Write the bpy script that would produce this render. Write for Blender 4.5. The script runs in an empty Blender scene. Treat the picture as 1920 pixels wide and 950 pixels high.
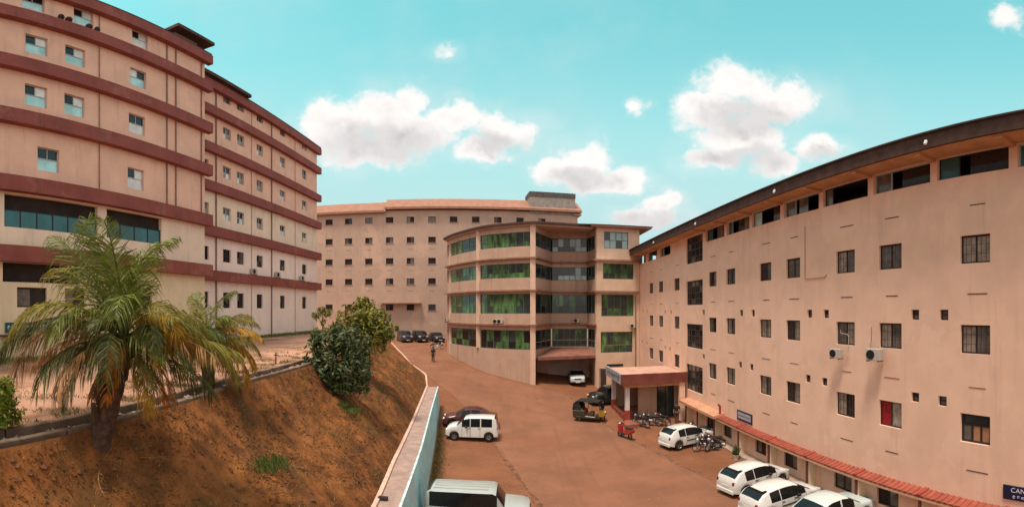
import bpy, bmesh, math, random
import numpy as np
from mathutils import Vector, noise as mnoise
R_ = math.radians
random.seed(7)
rng = np.random.default_rng(7)
sc = bpy.context.scene
col = sc.collection

# ------------------------------------------------------------------ camera
# the photograph is a stitched panorama: an equirectangular lens, 130 degrees wide, at a balcony rail
PXR = 846.4          # photo pixels per radian (1920 x 950)
HZ = 581.3           # photo row of the horizon
cam = bpy.data.cameras.new('camera')
cam.type = 'PANO'
cam.panorama_type = 'EQUIRECTANGULAR'
cam.longitude_min = -960 / PXR
cam.longitude_max = 960 / PXR
cam.latitude_max = HZ / PXR
cam.latitude_min = -(950 - HZ) / PXR
cam.clip_start = 0.05
cam.clip_end = 5000
camo = bpy.data.objects.new('camera', cam)
camo.location = (0, 0, 0)
camo.rotation_euler = (R_(90), 0, 0)
col.objects.link(camo)
sc.camera = camo

# ------------------------------------------------------------------ light
SUN_TO = Vector((-0.20, -0.27, 0.94)).normalized()     # direction towards the sun
sun = bpy.data.lights.new('sun', 'SUN')
sun.energy = 3.0
sun.angle = R_(11.0)
sun.color = (1.0, 0.88, 0.74)
suno = bpy.data.objects.new('sun', sun)
suno.rotation_euler = SUN_TO.to_track_quat('Z', 'Y').to_euler()
suno.location = SUN_TO * 60
col.objects.link(suno)
sc.view_settings.view_transform = 'Standard'
sc.view_settings.look = 'None'
sc.view_settings.exposure = 0.34
sc.view_settings.gamma = 1.0
sc.cycles.max_bounces = 6
sc.cycles.diffuse_bounces = 3
sc.cycles.glossy_bounces = 3
sc.cycles.use_denoising = True

def build_world():
    w = bpy.data.worlds.new('World'); sc.world = w; w.use_nodes = True
    nt = w.node_tree; N = nt.nodes; Lk = nt.links; N.clear()
    def n(t, **k):
        x = N.new(t)
        for a, b in k.items(): setattr(x, a, b)
        return x
    def m(op, a, b=None, c=None, clamp=False):
        x = n('ShaderNodeMath', operation=op, use_clamp=clamp)
        for i, v in enumerate((a, b, c)):
            if v is None: continue
            if isinstance(v, (int, float)): x.inputs[i].default_value = v
            else: Lk.new(v, x.inputs[i])
        return x.outputs[0]
    out = n('ShaderNodeOutputWorld'); bg = n('ShaderNodeBackground')
    sky = n('ShaderNodeTexSky', sky_type='NISHITA', sun_disc=False)
    sky.sun_elevation = math.asin(SUN_TO.z)
    sky.sun_rotation = math.atan2(SUN_TO.x, SUN_TO.y)
    sky.air_density = 1.0; sky.dust_density = 1.6; sky.ozone_density = 1.0
    tint = n('ShaderNodeMix', data_type='RGBA', blend_type='MULTIPLY'); tint.inputs[0].default_value = 1
    Lk.new(sky.outputs[0], tint.inputs[6]); tint.inputs[7].default_value = SKY_TINT
    tc = n('ShaderNodeTexCoord'); sep = n('ShaderNodeSeparateXYZ'); Lk.new(tc.outputs['Generated'], sep.inputs[0])
    az = m('ARCTAN2', sep.outputs[0], sep.outputs[1]); el = m('ARCSINE', sep.outputs[2])
    ae = n('ShaderNodeCombineXYZ'); Lk.new(az, ae.inputs[0]); Lk.new(el, ae.inputs[1])
    # cumulus heaps, each an ellipse in azimuth and elevation: (az, el, half width, half height)
    px = [(604,235,46,58),(640,240,74,70),(705,212,74,50),(762,196,46,40),(760,252,118,54),(858,226,76,34),(945,250,76,42),(690,285,115,38),(905,285,72,26),
          (1372,158,82,50),(1330,205,72,46),(1452,200,92,62),(1395,262,108,52),(1535,282,62,24),(1345,300,74,30),(1195,208,44,32,.55),(1455,305,60,22),
          (1095,308,70,50),(1045,325,52,36),(1170,336,52,26),(1110,345,95,18),(1245,382,42,24),(1215,412,70,26),(835,95,48,24,.6),
          (1892,30,60,48,.6)]
    B = [((q[0] - 960) / PXR, (HZ - q[1]) / PXR, q[2] / PXR, q[3] / PXR, *q[4:]) for q in px]
    # warp the coordinates a little so that outlines billow
    nz = n('ShaderNodeTexNoise'); nz.inputs['Scale'].default_value = 9; nz.inputs['Detail'].default_value = 8; nz.inputs['Roughness'].default_value = .68
    Lk.new(tc.outputs['Generated'], nz.inputs['Vector'])
    wn = n('ShaderNodeTexNoise'); wn.inputs['Scale'].default_value = 11; wn.inputs['Detail'].default_value = 4; wn.inputs['Roughness'].default_value = .55
    Lk.new(tc.outputs['Generated'], wn.inputs['Vector'])
    w1 = n('ShaderNodeVectorMath', operation='SUBTRACT'); Lk.new(wn.outputs['Color'], w1.inputs[0]); w1.inputs[1].default_value = (.5, .5, .5)
    w2 = n('ShaderNodeVectorMath', operation='MULTIPLY_ADD'); Lk.new(w1.outputs[0], w2.inputs[0]); w2.inputs[1].default_value = (.11, .085, 0); Lk.new(ae.outputs[0], w2.inputs[2])
    nz2 = n('ShaderNodeTexNoise'); nz2.inputs['Scale'].default_value = 34; nz2.inputs['Detail'].default_value = 5; nz2.inputs['Roughness'].default_value = .6
    Lk.new(tc.outputs['Generated'], nz2.inputs['Vector'])
    def field(dx, dy, B=B):
        acc = None
        for a, e, sx, sy, *amp in B:
            s1 = n('ShaderNodeVectorMath', operation='SUBTRACT'); Lk.new(w2.outputs[0], s1.inputs[0]); s1.inputs[1].default_value = (a + dx, e + dy, 0)
            s2 = n('ShaderNodeVectorMath', operation='MULTIPLY'); Lk.new(s1.outputs[0], s2.inputs[0]); s2.inputs[1].default_value = (1 / sx, 1 / sy, 0)
            s3 = n('ShaderNodeVectorMath', operation='LENGTH'); Lk.new(s2.outputs[0], s3.inputs[0])
            v = m('SUBTRACT', amp[0] if amp else 1, s3.outputs['Value'])
            acc = v if acc is None else m('MAXIMUM', acc, v)
        return acc
    f = field(0, 0)
    d = m('ADD', f, m('MULTIPLY', m('SUBTRACT', nz.outputs[0], .5), 1.0))
    d = m('ADD', d, m('MULTIPLY', m('SUBTRACT', nz2.outputs[0], .5), .75))
    # denser cloud cover added outside the view to lift the ambient light
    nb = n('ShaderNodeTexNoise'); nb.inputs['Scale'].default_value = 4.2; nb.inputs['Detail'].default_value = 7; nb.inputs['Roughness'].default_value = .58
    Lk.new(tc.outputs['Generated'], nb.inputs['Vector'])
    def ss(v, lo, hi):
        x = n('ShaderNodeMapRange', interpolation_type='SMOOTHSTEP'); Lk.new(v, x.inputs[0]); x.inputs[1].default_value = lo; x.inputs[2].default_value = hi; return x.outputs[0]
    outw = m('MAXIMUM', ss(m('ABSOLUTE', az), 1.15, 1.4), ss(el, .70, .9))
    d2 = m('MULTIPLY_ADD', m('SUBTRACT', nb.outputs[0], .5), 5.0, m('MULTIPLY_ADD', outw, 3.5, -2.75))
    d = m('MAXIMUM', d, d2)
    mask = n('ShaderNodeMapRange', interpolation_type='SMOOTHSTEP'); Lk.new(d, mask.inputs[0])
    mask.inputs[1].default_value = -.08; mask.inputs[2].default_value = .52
    # thick middles and undersides are greyer, rims and tops bright
    nz3 = n('ShaderNodeTexNoise'); nz3.inputs['Scale'].default_value = 14; nz3.inputs['Detail'].default_value = 5
    off = n('ShaderNodeVectorMath', operation='ADD'); Lk.new(tc.outputs['Generated'], off.inputs[0]); off.inputs[1].default_value = (.006, .0, .028)
    Lk.new(off.outputs[0], nz3.inputs['Vector'])
    nz4 = n('ShaderNodeTexNoise'); nz4.inputs['Scale'].default_value = 14; nz4.inputs['Detail'].default_value = 5
    Lk.new(tc.outputs['Generated'], nz4.inputs['Vector'])
    thick = n('ShaderNodeMapRange'); Lk.new(d, thick.inputs[0]); thick.inputs[1].default_value = .25; thick.inputs[2].default_value = 1.15
    GB = [((x - 960) / PXR, (HZ - y) / PXR, a / PXR, b / PXR) for x, y, a, b in ((715, 270, 135, 46), (935, 272, 62, 26), (1412, 226, 112, 42), (1385, 300, 105, 24), (1090, 338, 75, 24), (1215, 420, 80, 26), (1540, 292, 50, 14))]
    grey = ss(m('ADD', field(0, 0, GB), m('MULTIPLY', m('SUBTRACT', nz.outputs[0], .5), .8)), -.25, .55)
    em = m('MULTIPLY_ADD', m('SUBTRACT', nz3.outputs[0], nz4.outputs[0]), 2.2, .12)
    sh = m('ADD', m('MULTIPLY', thick.outputs[0], em, clamp=True), m('MULTIPLY', grey, .62), clamp=True)
    cc = n('ShaderNodeMix', data_type='RGBA'); Lk.new(sh, cc.inputs[0])
    cc.inputs[6].default_value = CLOUD_HI; cc.inputs[7].default_value = CLOUD_LO
    # thin high veil
    nv = n('ShaderNodeTexNoise'); nv.inputs['Scale'].default_value = 3.2; nv.inputs['Detail'].default_value = 6; nv.inputs['Roughness'].default_value = .6
    Lk.new(tc.outputs['Generated'], nv.inputs['Vector'])
    veil = n('ShaderNodeMapRange', interpolation_type='SMOOTHSTEP'); Lk.new(nv.outputs[0], veil.inputs[0])
    veil.inputs[1].default_value = .42; veil.inputs[2].default_value = .78; veil.inputs[4].default_value = .42
    c0 = n('ShaderNodeMix', data_type='RGBA'); Lk.new(veil.outputs[0], c0.inputs[0]); Lk.new(tint.outputs[2], c0.inputs[6]); c0.inputs[7].default_value = CLOUD_VEIL
    # haze towards the horizon
    hz = n('ShaderNodeMapRange', interpolation_type='SMOOTHSTEP'); Lk.new(el, hz.inputs[0]); hz.inputs[1].default_value = .10; hz.inputs[2].default_value = .68; hz.inputs[3].default_value = .96; hz.inputs[4].default_value = 0.0
    c1 = n('ShaderNodeMix', data_type='RGBA'); Lk.new(hz.outputs[0], c1.inputs[0]); Lk.new(c0.outputs[2], c1.inputs[6]); c1.inputs[7].default_value = SKY_HAZE
    halo = m('MULTIPLY', ss(m('ADD', f, m('MULTIPLY', m('SUBTRACT', nv.outputs[0], .5), 2.2)), -.55, .45), .20)
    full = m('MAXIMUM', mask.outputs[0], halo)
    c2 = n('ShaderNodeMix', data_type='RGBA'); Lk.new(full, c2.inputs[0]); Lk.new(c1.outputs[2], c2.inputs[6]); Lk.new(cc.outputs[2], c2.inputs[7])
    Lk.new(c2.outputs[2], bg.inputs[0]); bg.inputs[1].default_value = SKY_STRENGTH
    Lk.new(bg.outputs[0], out.inputs[0])
    w.cycles.sampling_method = 'MANUAL'; w.cycles.sample_map_resolution = 512
SKY_STRENGTH = 0.107
SKY_TINT = (1.45, 2.85, 1.78, 1)
SKY_HAZE = (4.0, 5.45, 5.65, 1)
CLOUD_HI = (7.9, 7.45, 7.2, 1)
CLOUD_LO = (4.55, 4.45, 4.5, 1)
CLOUD_VEIL = (4.4, 5.7, 5.9, 1)
build_world()

# ------------------------------------------------------------------ sight lines of the photograph turned into places
def ray(px, py):
    th = (px - 960) / PXR
    return math.sin(th), math.cos(th), math.tan((HZ - py) / PXR)
def at_dist(px, py, D):
    a, b, t = ray(px, py); return Vector((a * D, b * D, t * D))
def to_px(x, y, z=0):
    return 960 + PXR * math.atan2(x, y), HZ - PXR * math.atan2(z, math.hypot(x, y))

# ------------------------------------------------------------------ ground height (thin plate through surveyed points)
CTRL = [(-3, 2, -9.5), (6, 2, -9.5), (14, 2, -9.5), (-3, 15, -9.5), (6, 15, -9.5), (14, 15, -9.5), (-3, 24, -9.5), (6, 25, -9.5), (14, 26, -9.5),
        (-4, 30, -9.42), (4, 32, -9.3), (14, 33, -9.35), (6, 38, -9.0), (13, 40, -9.0), (-5.6, 36.2, -8.4), (0, 40, -8.55), (-8.7, 45.7, -6.75), (-2, 45, -7.75),
        (2.4, 47.6, -7.95), (9.2, 49, -8.6), (14, 49, -8.6), (-1.3, 49.2, -7.25), (-4.6, 52, -6.5), (-8.4, 58.1, -5.5), (-11.4, 49.8, -6.1), (-18.9, 69, -5.0),
        (-8, 70, -5.0), (-25, 76, -4.8), (8, 75, -5.2), (20, 60, -8), (-14, 60, -5.5), (-20, 20, -9.5), (-20, 0, -9.5), (25, 10, -9.5), (0, -20, -9.5), (20, -20, -9.5), (-20, 45, -6.6)]
_c = np.array(CTRL)
def _tps(d2):
    return np.where(d2 > 1e-9, d2 * np.log(np.maximum(d2, 1e-9)), 0)
_n = len(_c)
_K = _tps(((_c[:, None, :2] - _c[None, :, :2]) ** 2).sum(-1)) + np.eye(_n) * 8
_P = np.c_[np.ones(_n), _c[:, :2]]
_A = np.zeros((_n + 3, _n + 3)); _A[:_n, :_n] = _K; _A[:_n, _n:] = _P; _A[_n:, :_n] = _P.T
_w = np.linalg.solve(_A, np.r_[_c[:, 2], 0, 0, 0])
def gz(x, y):
    d2 = (_c[:, 0] - x) ** 2 + (_c[:, 1] - y) ** 2
    return float(_tps(d2) @ _w[:_n] + _w[_n] + _w[_n + 1] * x + _w[_n + 2] * y)
def on_ground(px, py):
    a, b, t = ray(px, py)
    D = 5.0
    for i in range(4000):
        if t * D <= gz(a * D, b * D): break
        D += .03
    return a * D, b * D, gz(a * D, b * D)

# ------------------------------------------------------------------ materials
MATS = {}
def pmat(name, base, rough=.8, var=.12, scale=3.0, bump=.15, bscale=None, world=True, stain=None, stain_amt=.4, spec=.3, coat=0, metal=0, detail=6, streak=False, trans=0, col2=None, c2lo=.45, c2hi=.65, c2scale=None, track=None):
    if name in MATS: return MATS[name]
    m = bpy.data.materials.new(name); m.use_nodes = True; MATS[name] = m
    nt = m.node_tree; N = nt.nodes; Lk = nt.links
    bs = N['Principled BSDF']; bs.inputs['Roughness'].default_value = rough
    bs.inputs['Specular IOR Level'].default_value = spec; bs.inputs['Metallic'].default_value = metal
    bs.inputs['Coat Weight'].default_value = coat; bs.inputs['Coat Roughness'].default_value = .08
    if world:
        g = N.new('ShaderNodeNewGeometry'); vec = g.outputs['Position']
    else:
        g = N.new('ShaderNodeTexCoord'); vec = g.outputs['Object']
    def noise(sc_, det, v=vec, rgh=.6):
        x = N.new('ShaderNodeTexNoise'); x.inputs['Scale'].default_value = sc_; x.inputs['Detail'].default_value = det; x.inputs['Roughness'].default_value = rgh
        Lk.new(v, x.inputs['Vector']); return x.outputs[0]
    def mix(fac, a, b):
        x = N.new('ShaderNodeMix'); x.data_type = 'RGBA'
        Lk.new(fac, x.inputs[0])
        for s, v in ((6, a), (7, b)):
            if isinstance(v, tuple): x.inputs[s].default_value = (*v, 1)
            else: Lk.new(v, x.inputs[s])
        return x.outputs[2]
    def mr(v, a, b, c=0, d=1):
        x = N.new('ShaderNodeMapRange'); x.interpolation_type = 'SMOOTHSTEP'; Lk.new(v, x.inputs[0])
        for i, q in enumerate((a, b, c, d)): x.inputs[i + 1].default_value = q
        return x.outputs[0]
    lo = tuple(max(0, c * (1 - var)) for c in base); hi = tuple(min(1, c * (1 + var)) for c in base)
    c = mix(mr(noise(scale, detail), .3, .7), lo, hi)
    if col2: c = mix(mr(noise(c2scale or scale * .4, detail, rgh=.65), c2lo, c2hi), c, col2)
    if stain:
        v = vec
        if streak:
            mp = N.new('ShaderNodeMapping'); mp.inputs['Scale'].default_value = (1.6, 1.6, .12); Lk.new(vec, mp.inputs['Vector']); v = mp.outputs[0]
        mu = N.new('ShaderNodeMath'); mu.operation = 'MULTIPLY'
        Lk.new(mr(noise(1.3, 7, v, .68), .48, .8, 0, stain_amt), mu.inputs[0]); Lk.new(mr(noise(.35, 4), .3, .65), mu.inputs[1])
        c = mix(mu.outputs[0], c, stain)
    if track:
        mp = N.new('ShaderNodeMapping'); mp.inputs['Scale'].default_value = (1.5, .07, 1); mp.inputs['Rotation'].default_value = (0, 0, .12); Lk.new(vec, mp.inputs['Vector'])
        c = mix(mr(noise(1.0, 5, mp.outputs[0], .65), .5, .72, 0, .55), c, track)
        c = mix(mr(noise(.16, 6, vec, .7), .52, .66, 0, .5), c, tuple(min(1, q * 1.32) for q in base))
    Lk.new(c, bs.inputs['Base Color'])
    if bump:
        b = N.new('ShaderNodeBump'); b.inputs['Strength'].default_value = bump; b.inputs['Distance'].default_value = .03
        Lk.new(noise(bscale or scale * 6, 5), b.inputs['Height']); Lk.new(b.outputs[0], bs.inputs['Normal'])
    if trans:
        t = N.new('ShaderNodeBsdfTranslucent'); ms = N.new('ShaderNodeMixShader'); ms.inputs[0].default_value = trans
        Lk.new(c, t.inputs[0]); Lk.new(bs.outputs[0], ms.inputs[1]); Lk.new(t.outputs[0], ms.inputs[2])
        Lk.new(ms.outputs[0], N['Material Output'].inputs[0])
    return m
M = pmat
peach = M('plaster_peach', (.86, .555, .415), .9, .06, .8, .15, 30, col2=(.89, .585, .45), c2lo=.57, c2hi=.61, c2scale=.22, stain=(.52, .33, .24), stain_amt=.5, streak=True)
peach_l = M('plaster_peach_left', (.82, .50, .37), .9, .07, .8, .15, 30, stain=(.44, .27, .19), stain_amt=.65, streak=True)
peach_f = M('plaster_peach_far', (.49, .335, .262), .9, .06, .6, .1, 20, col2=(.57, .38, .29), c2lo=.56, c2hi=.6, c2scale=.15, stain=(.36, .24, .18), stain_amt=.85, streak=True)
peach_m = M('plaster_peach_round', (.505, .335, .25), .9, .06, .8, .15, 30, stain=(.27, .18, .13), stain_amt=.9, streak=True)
cream = M('plaster_cream', (.84, .65, .50), .9, .06, .8, .12, 30, stain=(.42, .33, .26), stain_amt=.55, streak=True)
pinkwhite = M('plaster_pinkish_white', (.90, .72, .63), .9, .05, .8, .12, 30, stain=(.5, .36, .3), stain_amt=.5, streak=True)
yellowcream = M('plaster_yellow_cream', (.80, .62, .41), .9, .06, .8, .12, 30, stain=(.4, .3, .2), stain_amt=.5, streak=True)
belt_red = M('belt_red_paint', (.26, .07, .055), .75, .14, .7, .12, 20, stain=(.10, .05, .045), stain_amt=.95, streak=True, col2=(.31, .10, .075), c2lo=.56, c2hi=.64, c2scale=.5)
brick_red = M('red_paint', (.34, .06, .04), .6, .15, 2, .1)
dark_roof = M('roof_sheet_dark', (.085, .045, .036), .9, .25, 2, .1)
soffit_m = M('soffit_ochre', (.55, .29, .15), .9, .12, 1.5, .1)
tile_red = M('roof_tile_orange', (.34, .165, .11), .85, .12, 1.2, .2, 14, stain=(.25, .1, .07), stain_amt=.5)
concrete = M('concrete_grey', (.30, .26, .235), .9, .18, 1.5, .25, 18, stain=(.12, .1, .09), stain_amt=.7, streak=True)
concrete_p = M('concrete_pinkish', (.37, .255, .215), .9, .18, 2.2, .25, 22, stain=(.28, .17, .12), stain_amt=.7)
dark_in = M('interior_dark', (.035, .025, .022), .9, .3, 1.2, 0)
dim_in = M('interior_dim', (.34, .23, .17), .9, .25, .8, 0)
frame_b = M('window_frame_brown', (.035, .022, .02), .5, .2, 4, 0)
frame_w = M('window_frame_aluminium', (.42, .43, .42), .45, .1, 4, 0)
frame_g = M('window_frame_green_grey', (.10, .14, .12), .5, .15, 4, 0)
glass_d = M('glass_dark', (.018, .016, .017), .12, .3, 1.5, 0, spec=.55)
glass_g = M('glass_grey', (.13, .115, .10), .16, .35, 2.2, 0, spec=.55)
glass_c = M('glass_over_curtain', (.34, .27, .22), .25, .3, 3, 0, spec=.5)
glass_p = M('glass_pale', (.74, .74, .72), .2, .15, 2, 0, spec=.5)
glass_t = M('glass_teal', (.45, .76, .76), .14, .2, 1.2, 0, spec=.6)
glass_td = M('glass_teal_dark', (.03, .12, .13), .12, .35, .7, 0, spec=.6)
curtain_r = M('curtain_red', (.30, .012, .02), .7, .35, 6, 0)
wood_o = M('plywood_board', (.45, .22, .12), .7, .2, 3, 0)
grille_m = M('grille_iron', (.06, .045, .04), .6, .2, 4, 0)
pipe_m = M('drain_pipe', (.26, .155, .12), .6, .2, 3, 0)
white_m = M('white_paint', (.78, .77, .75), .5, .06, 3, 0)
acwhite = M('condenser_casing', (.46, .41, .36), .5, .08, 3, 0)
black_m = M('black_plastic', (.015, .014, .014), .6, .2, 4, 0)
tyre_m = M('tyre_rubber', (.018, .016, .015), .85, .2, 8, .1, world=False)
rim_m = M('wheel_metal', (.36, .36, .37), .35, .1, 6, 0, metal=.7, world=False)
def green_glass():  # mottled green reflections of foliage painted into the pane colour
    m = bpy.data.materials.new('glass_green_reflections'); m.use_nodes = True
    nt = m.node_tree; N = nt.nodes; Lk = nt.links; bs = N['Principled BSDF']
    g = N.new('ShaderNodeNewGeometry')
    mp = N.new('ShaderNodeMapping'); mp.inputs['Scale'].default_value = (1.5, 1.5, .5); Lk.new(g.outputs['Position'], mp.inputs['Vector'])
    a = N.new('ShaderNodeTexNoise'); a.inputs['Scale'].default_value = 1.5; a.inputs['Detail'].default_value = 4; Lk.new(mp.outputs[0], a.inputs['Vector'])
    b = N.new('ShaderNodeTexNoise'); b.inputs['Scale'].default_value = .55; b.inputs['Detail'].default_value = 5; Lk.new(g.outputs['Position'], b.inputs['Vector'])
    r = N.new('ShaderNodeValToRGB'); Lk.new(a.outputs[0], r.inputs[0])
    r.color_ramp.elements[0].position = .34; r.color_ramp.elements[0].color = (.022, .045, .022, 1)
    r.color_ramp.elements[1].position = .72; r.color_ramp.elements[1].color = (.15, .32, .10, 1)
    e = r.color_ramp.elements.new(.52); e.color = (.075, .17, .06, 1)
    mr = N.new('ShaderNodeMapRange'); mr.inputs[1].default_value = .30; mr.inputs[2].default_value = .52; Lk.new(b.outputs[0], mr.inputs[0])
    mx = N.new('ShaderNodeMix'); mx.data_type = 'RGBA'; Lk.new(mr.outputs[0], mx.inputs[0]); mx.inputs[6].default_value = (.03, .05, .03, 1); Lk.new(r.outputs[0], mx.inputs[7])
    Lk.new(mx.outputs[2], bs.inputs['Base Color']); bs.inputs['Roughness'].default_value = .1; bs.inputs['Specular IOR Level'].default_value = .5
    return m
glass_gr = green_glass()
glass_grb = M('glass_green_plain', (.035, .05, .045), .1, .4, .9, 0, spec=.5)
glass_sky = M('glass_blue_grey', (.30, .42, .42), .12, .2, .8, 0, spec=.6)

# ------------------------------------------------------------------ helpers
def thing(name, label, cat, loc=(0, 0, 0), rz=0, group=None):
    o = bpy.data.objects.new(name, None); o.empty_display_size = .3
    o.location = loc; o.rotation_euler = (0, 0, rz); col.objects.link(o)
    o['label'] = label; o['category'] = cat
    if group: o['group'] = group
    return o
def link(name, me, parent=None, loc=(0, 0, 0), rz=0, label=None, kind=None, rot=None):
    o = bpy.data.objects.new(name, me); col.objects.link(o)
    o.parent = parent; o.location = loc; o.rotation_euler = rot or (0, 0, rz)
    if label: o['label'] = label
    if kind: o['kind'] = kind
    return o
def tag(o, label, cat, group=None):
    o['label'] = label; o['category'] = cat
    if group: o['group'] = group
    return o
class MB:
    def __init__(s): s.v = []; s.f = []
    def quad(s, *p):
        i = len(s.v); s.v += [tuple(q) for q in p]; s.f.append(tuple(range(i, i + len(p)))); return s
    def box(s, x0, x1, y0, y1, z0, z1):
        i = len(s.v)
        s.v += [(x0, y0, z0), (x1, y0, z0), (x1, y1, z0), (x0, y1, z0), (x0, y0, z1), (x1, y0, z1), (x1, y1, z1), (x0, y1, z1)]
        s.f += [tuple(i + k for k in q) for q in ((0, 3, 2, 1), (4, 5, 6, 7), (0, 1, 5, 4), (1, 2, 6, 5), (2, 3, 7, 6), (3, 0, 4, 7))]
        return s
    def prism(s, poly, y0, y1):                      # polygon in xz pushed along y
        i = len(s.v); n = len(poly)
        s.v += [(x, y0, z) for x, z in poly] + [(x, y1, z) for x, z in poly]
        s.f += [tuple(i + k for k in range(n)), tuple(i + n + k for k in reversed(range(n)))]
        s.f += [(i + k, i + n + k, i + n + (k + 1) % n, i + (k + 1) % n) for k in range(n)]
        return s
    def slab(s, poly, z0, z1):                       # plan polygon pushed along z
        i = len(s.v); n = len(poly)
        s.v += [(x, y, z0) for x, y in poly] + [(x, y, z1) for x, y in poly]
        s.f += [tuple(i + k for k in reversed(range(n))), tuple(i + n + k for k in range(n))]
        s.f += [(i + k, i + (k + 1) % n, i + n + (k + 1) % n, i + n + k) for k in range(n)]
        return s
    def tube(s, pts, rad, seg=6, cap=True):
        pts = [Vector(p) for p in pts]; n = len(pts)
        rads = rad if isinstance(rad, (list, tuple)) else [rad] * n
        i = len(s.v); up = Vector((0, 0, 1))
        for k, p in enumerate(pts):
            t = (pts[min(k + 1, n - 1)] - pts[max(k - 1, 0)]).normalized()
            a = t.cross(up if abs(t.z) < .95 else Vector((1, 0, 0))).normalized(); b = t.cross(a)
            for q in range(seg):
                w = 2 * math.pi * q / seg
                s.v.append(tuple(p + (a * math.cos(w) + b * math.sin(w)) * rads[k]))
        for k in range(n - 1):
            for q in range(seg):
                s.f.append((i + k * seg + q, i + k * seg + (q + 1) % seg, i + (k + 1) * seg + (q + 1) % seg, i + (k + 1) * seg + q))
        if cap:
            s.f.append(tuple(i + q for q in range(seg))); s.f.append(tuple(i + (n - 1) * seg + q for q in reversed(range(seg))))
        return s
    def lathe(s, prof, seg=16, axis='y'):            # (radius, along) profile turned about an axis
        i = len(s.v); n = len(prof)
        for k in range(seg):
            w = 2 * math.pi * k / seg
            for r, h in prof:
                a, b = r * math.cos(w), r * math.sin(w)
                s.v.append((a, h, b) if axis == 'y' else (a, b, h))
        for k in range(seg):
            for j in range(n - 1):
                s.f.append((i + k * n + j, i + k * n + j + 1, i + ((k + 1) % seg) * n + j + 1, i + ((k + 1) % seg) * n + j))
        return s
    def move(s, dx=0, dy=0, dz=0):
        s.v = [(x + dx, y + dy, z + dz) for x, y, z in s.v]; return s
    def mesh(s, name, mat, smooth=False, fix=True, off=None):
        me = bpy.data.meshes.new(name)
        v = s.v if off is None else [(x - off[0], y - off[1], z - off[2]) for x, y, z in s.v]
        me.from_pydata(v, [], s.f)
        for q in (mat if isinstance(mat, (list, tuple)) else [mat]): me.materials.append(q)
        if fix:
            bm = bmesh.new(); bm.from_mesh(me); bmesh.ops.recalc_face_normals(bm, faces=bm.faces); bm.to_mesh(me); bm.free()
        if smooth:
            me.shade_smooth(); me.set_sharp_from_angle(angle=R_(smooth if smooth > 1 else 40))
        me.update(); return me
    def build(s, name, mat, parent=None, label=None, kind=None, smooth=False, world=True, **k):
        off = parent.location if (parent is not None and world) else None
        return link(name, s.mesh(name, mat, smooth, off=off), parent, label=label, kind=kind, **k)
CACHE = {}
def cached(key, fn):
    if key not in CACHE: CACHE[key] = fn()
    return CACHE[key]
def lerp(a, b, t): return a + (b - a) * t
def interp(pl, x):
    if x <= pl[0][0]: return pl[0][1]
    for (a, b), (c, d) in zip(pl, pl[1:]):
        if x <= c: return lerp(b, d, (x - a) / (c - a) if c > a else 1)
    return pl[-1][1]

class Wall:
    """A vertical wall plane: u runs along it, d outward."""
    def __init__(s, x, y, phi): s.x, s.y, s.phi = x, y, phi; s.c, s.s = math.cos(phi), math.sin(phi)
    def P(s, u, z, d=0): return Vector((s.x + u * s.c + d * s.s, s.y + u * s.s - d * s.c, z))
    def hit(s, px, py):
        a, b, t = ray(px, py); nx, ny = s.s, -s.c
        D = (s.x * nx + s.y * ny) / (a * nx + b * ny)
        return (a * D - s.x) * s.c + (b * D - s.y) * s.s, t * D
    def put(s, root, name, me, u=0, z=0, d=0, **k):
        return link(name, me, root, loc=s.P(u, z, d) - root.location, rz=s.phi, **k)
    def mesh(s, name, mat, u0, u1, z0, z1, holes=(), dep=.22):
        H = [(max(a, u0), min(b, u1), max(c, z0), min(d, z1)) for a, b, c, d in holes]
        H = [h for h in H if h[1] - h[0] > .01 and h[3] - h[2] > .01]
        us = sorted({u0, u1, *[round(q, 4) for h in H for q in h[:2]]}); zs = sorted({z0, z1, *[round(q, 4) for h in H for q in h[2:]]})
        mb = MB(); idx = {}
        def vid(a, b):
            if (a, b) not in idx: idx[a, b] = len(mb.v); mb.v.append((us[a], 0, zs[b]))
            return idx[a, b]
        for i in range(len(us) - 1):
            uc = (us[i] + us[i + 1]) / 2
            hh = [h for h in H if h[0] < uc < h[1]]
            for j in range(len(zs) - 1):
                zc = (zs[j] + zs[j + 1]) / 2
                if any(h[2] < zc < h[3] for h in hh): continue
                mb.f.append((vid(i, j), vid(i + 1, j), vid(i + 1, j + 1), vid(i, j + 1)))
        for a, b, c, d in H:
            mb.quad((a, 0, c), (a, dep, c), (a, dep, d), (a, 0, d)); mb.quad((b, 0, c), (b, 0, d), (b, dep, d), (b, dep, c))
            mb.quad((a, 0, c), (b, 0, c), (b, dep, c), (a, dep, c)); mb.quad((a, 0, d), (a, dep, d), (b, dep, d), (b, 0, d))
        return mb.mesh(name, mat, fix=False)

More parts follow.
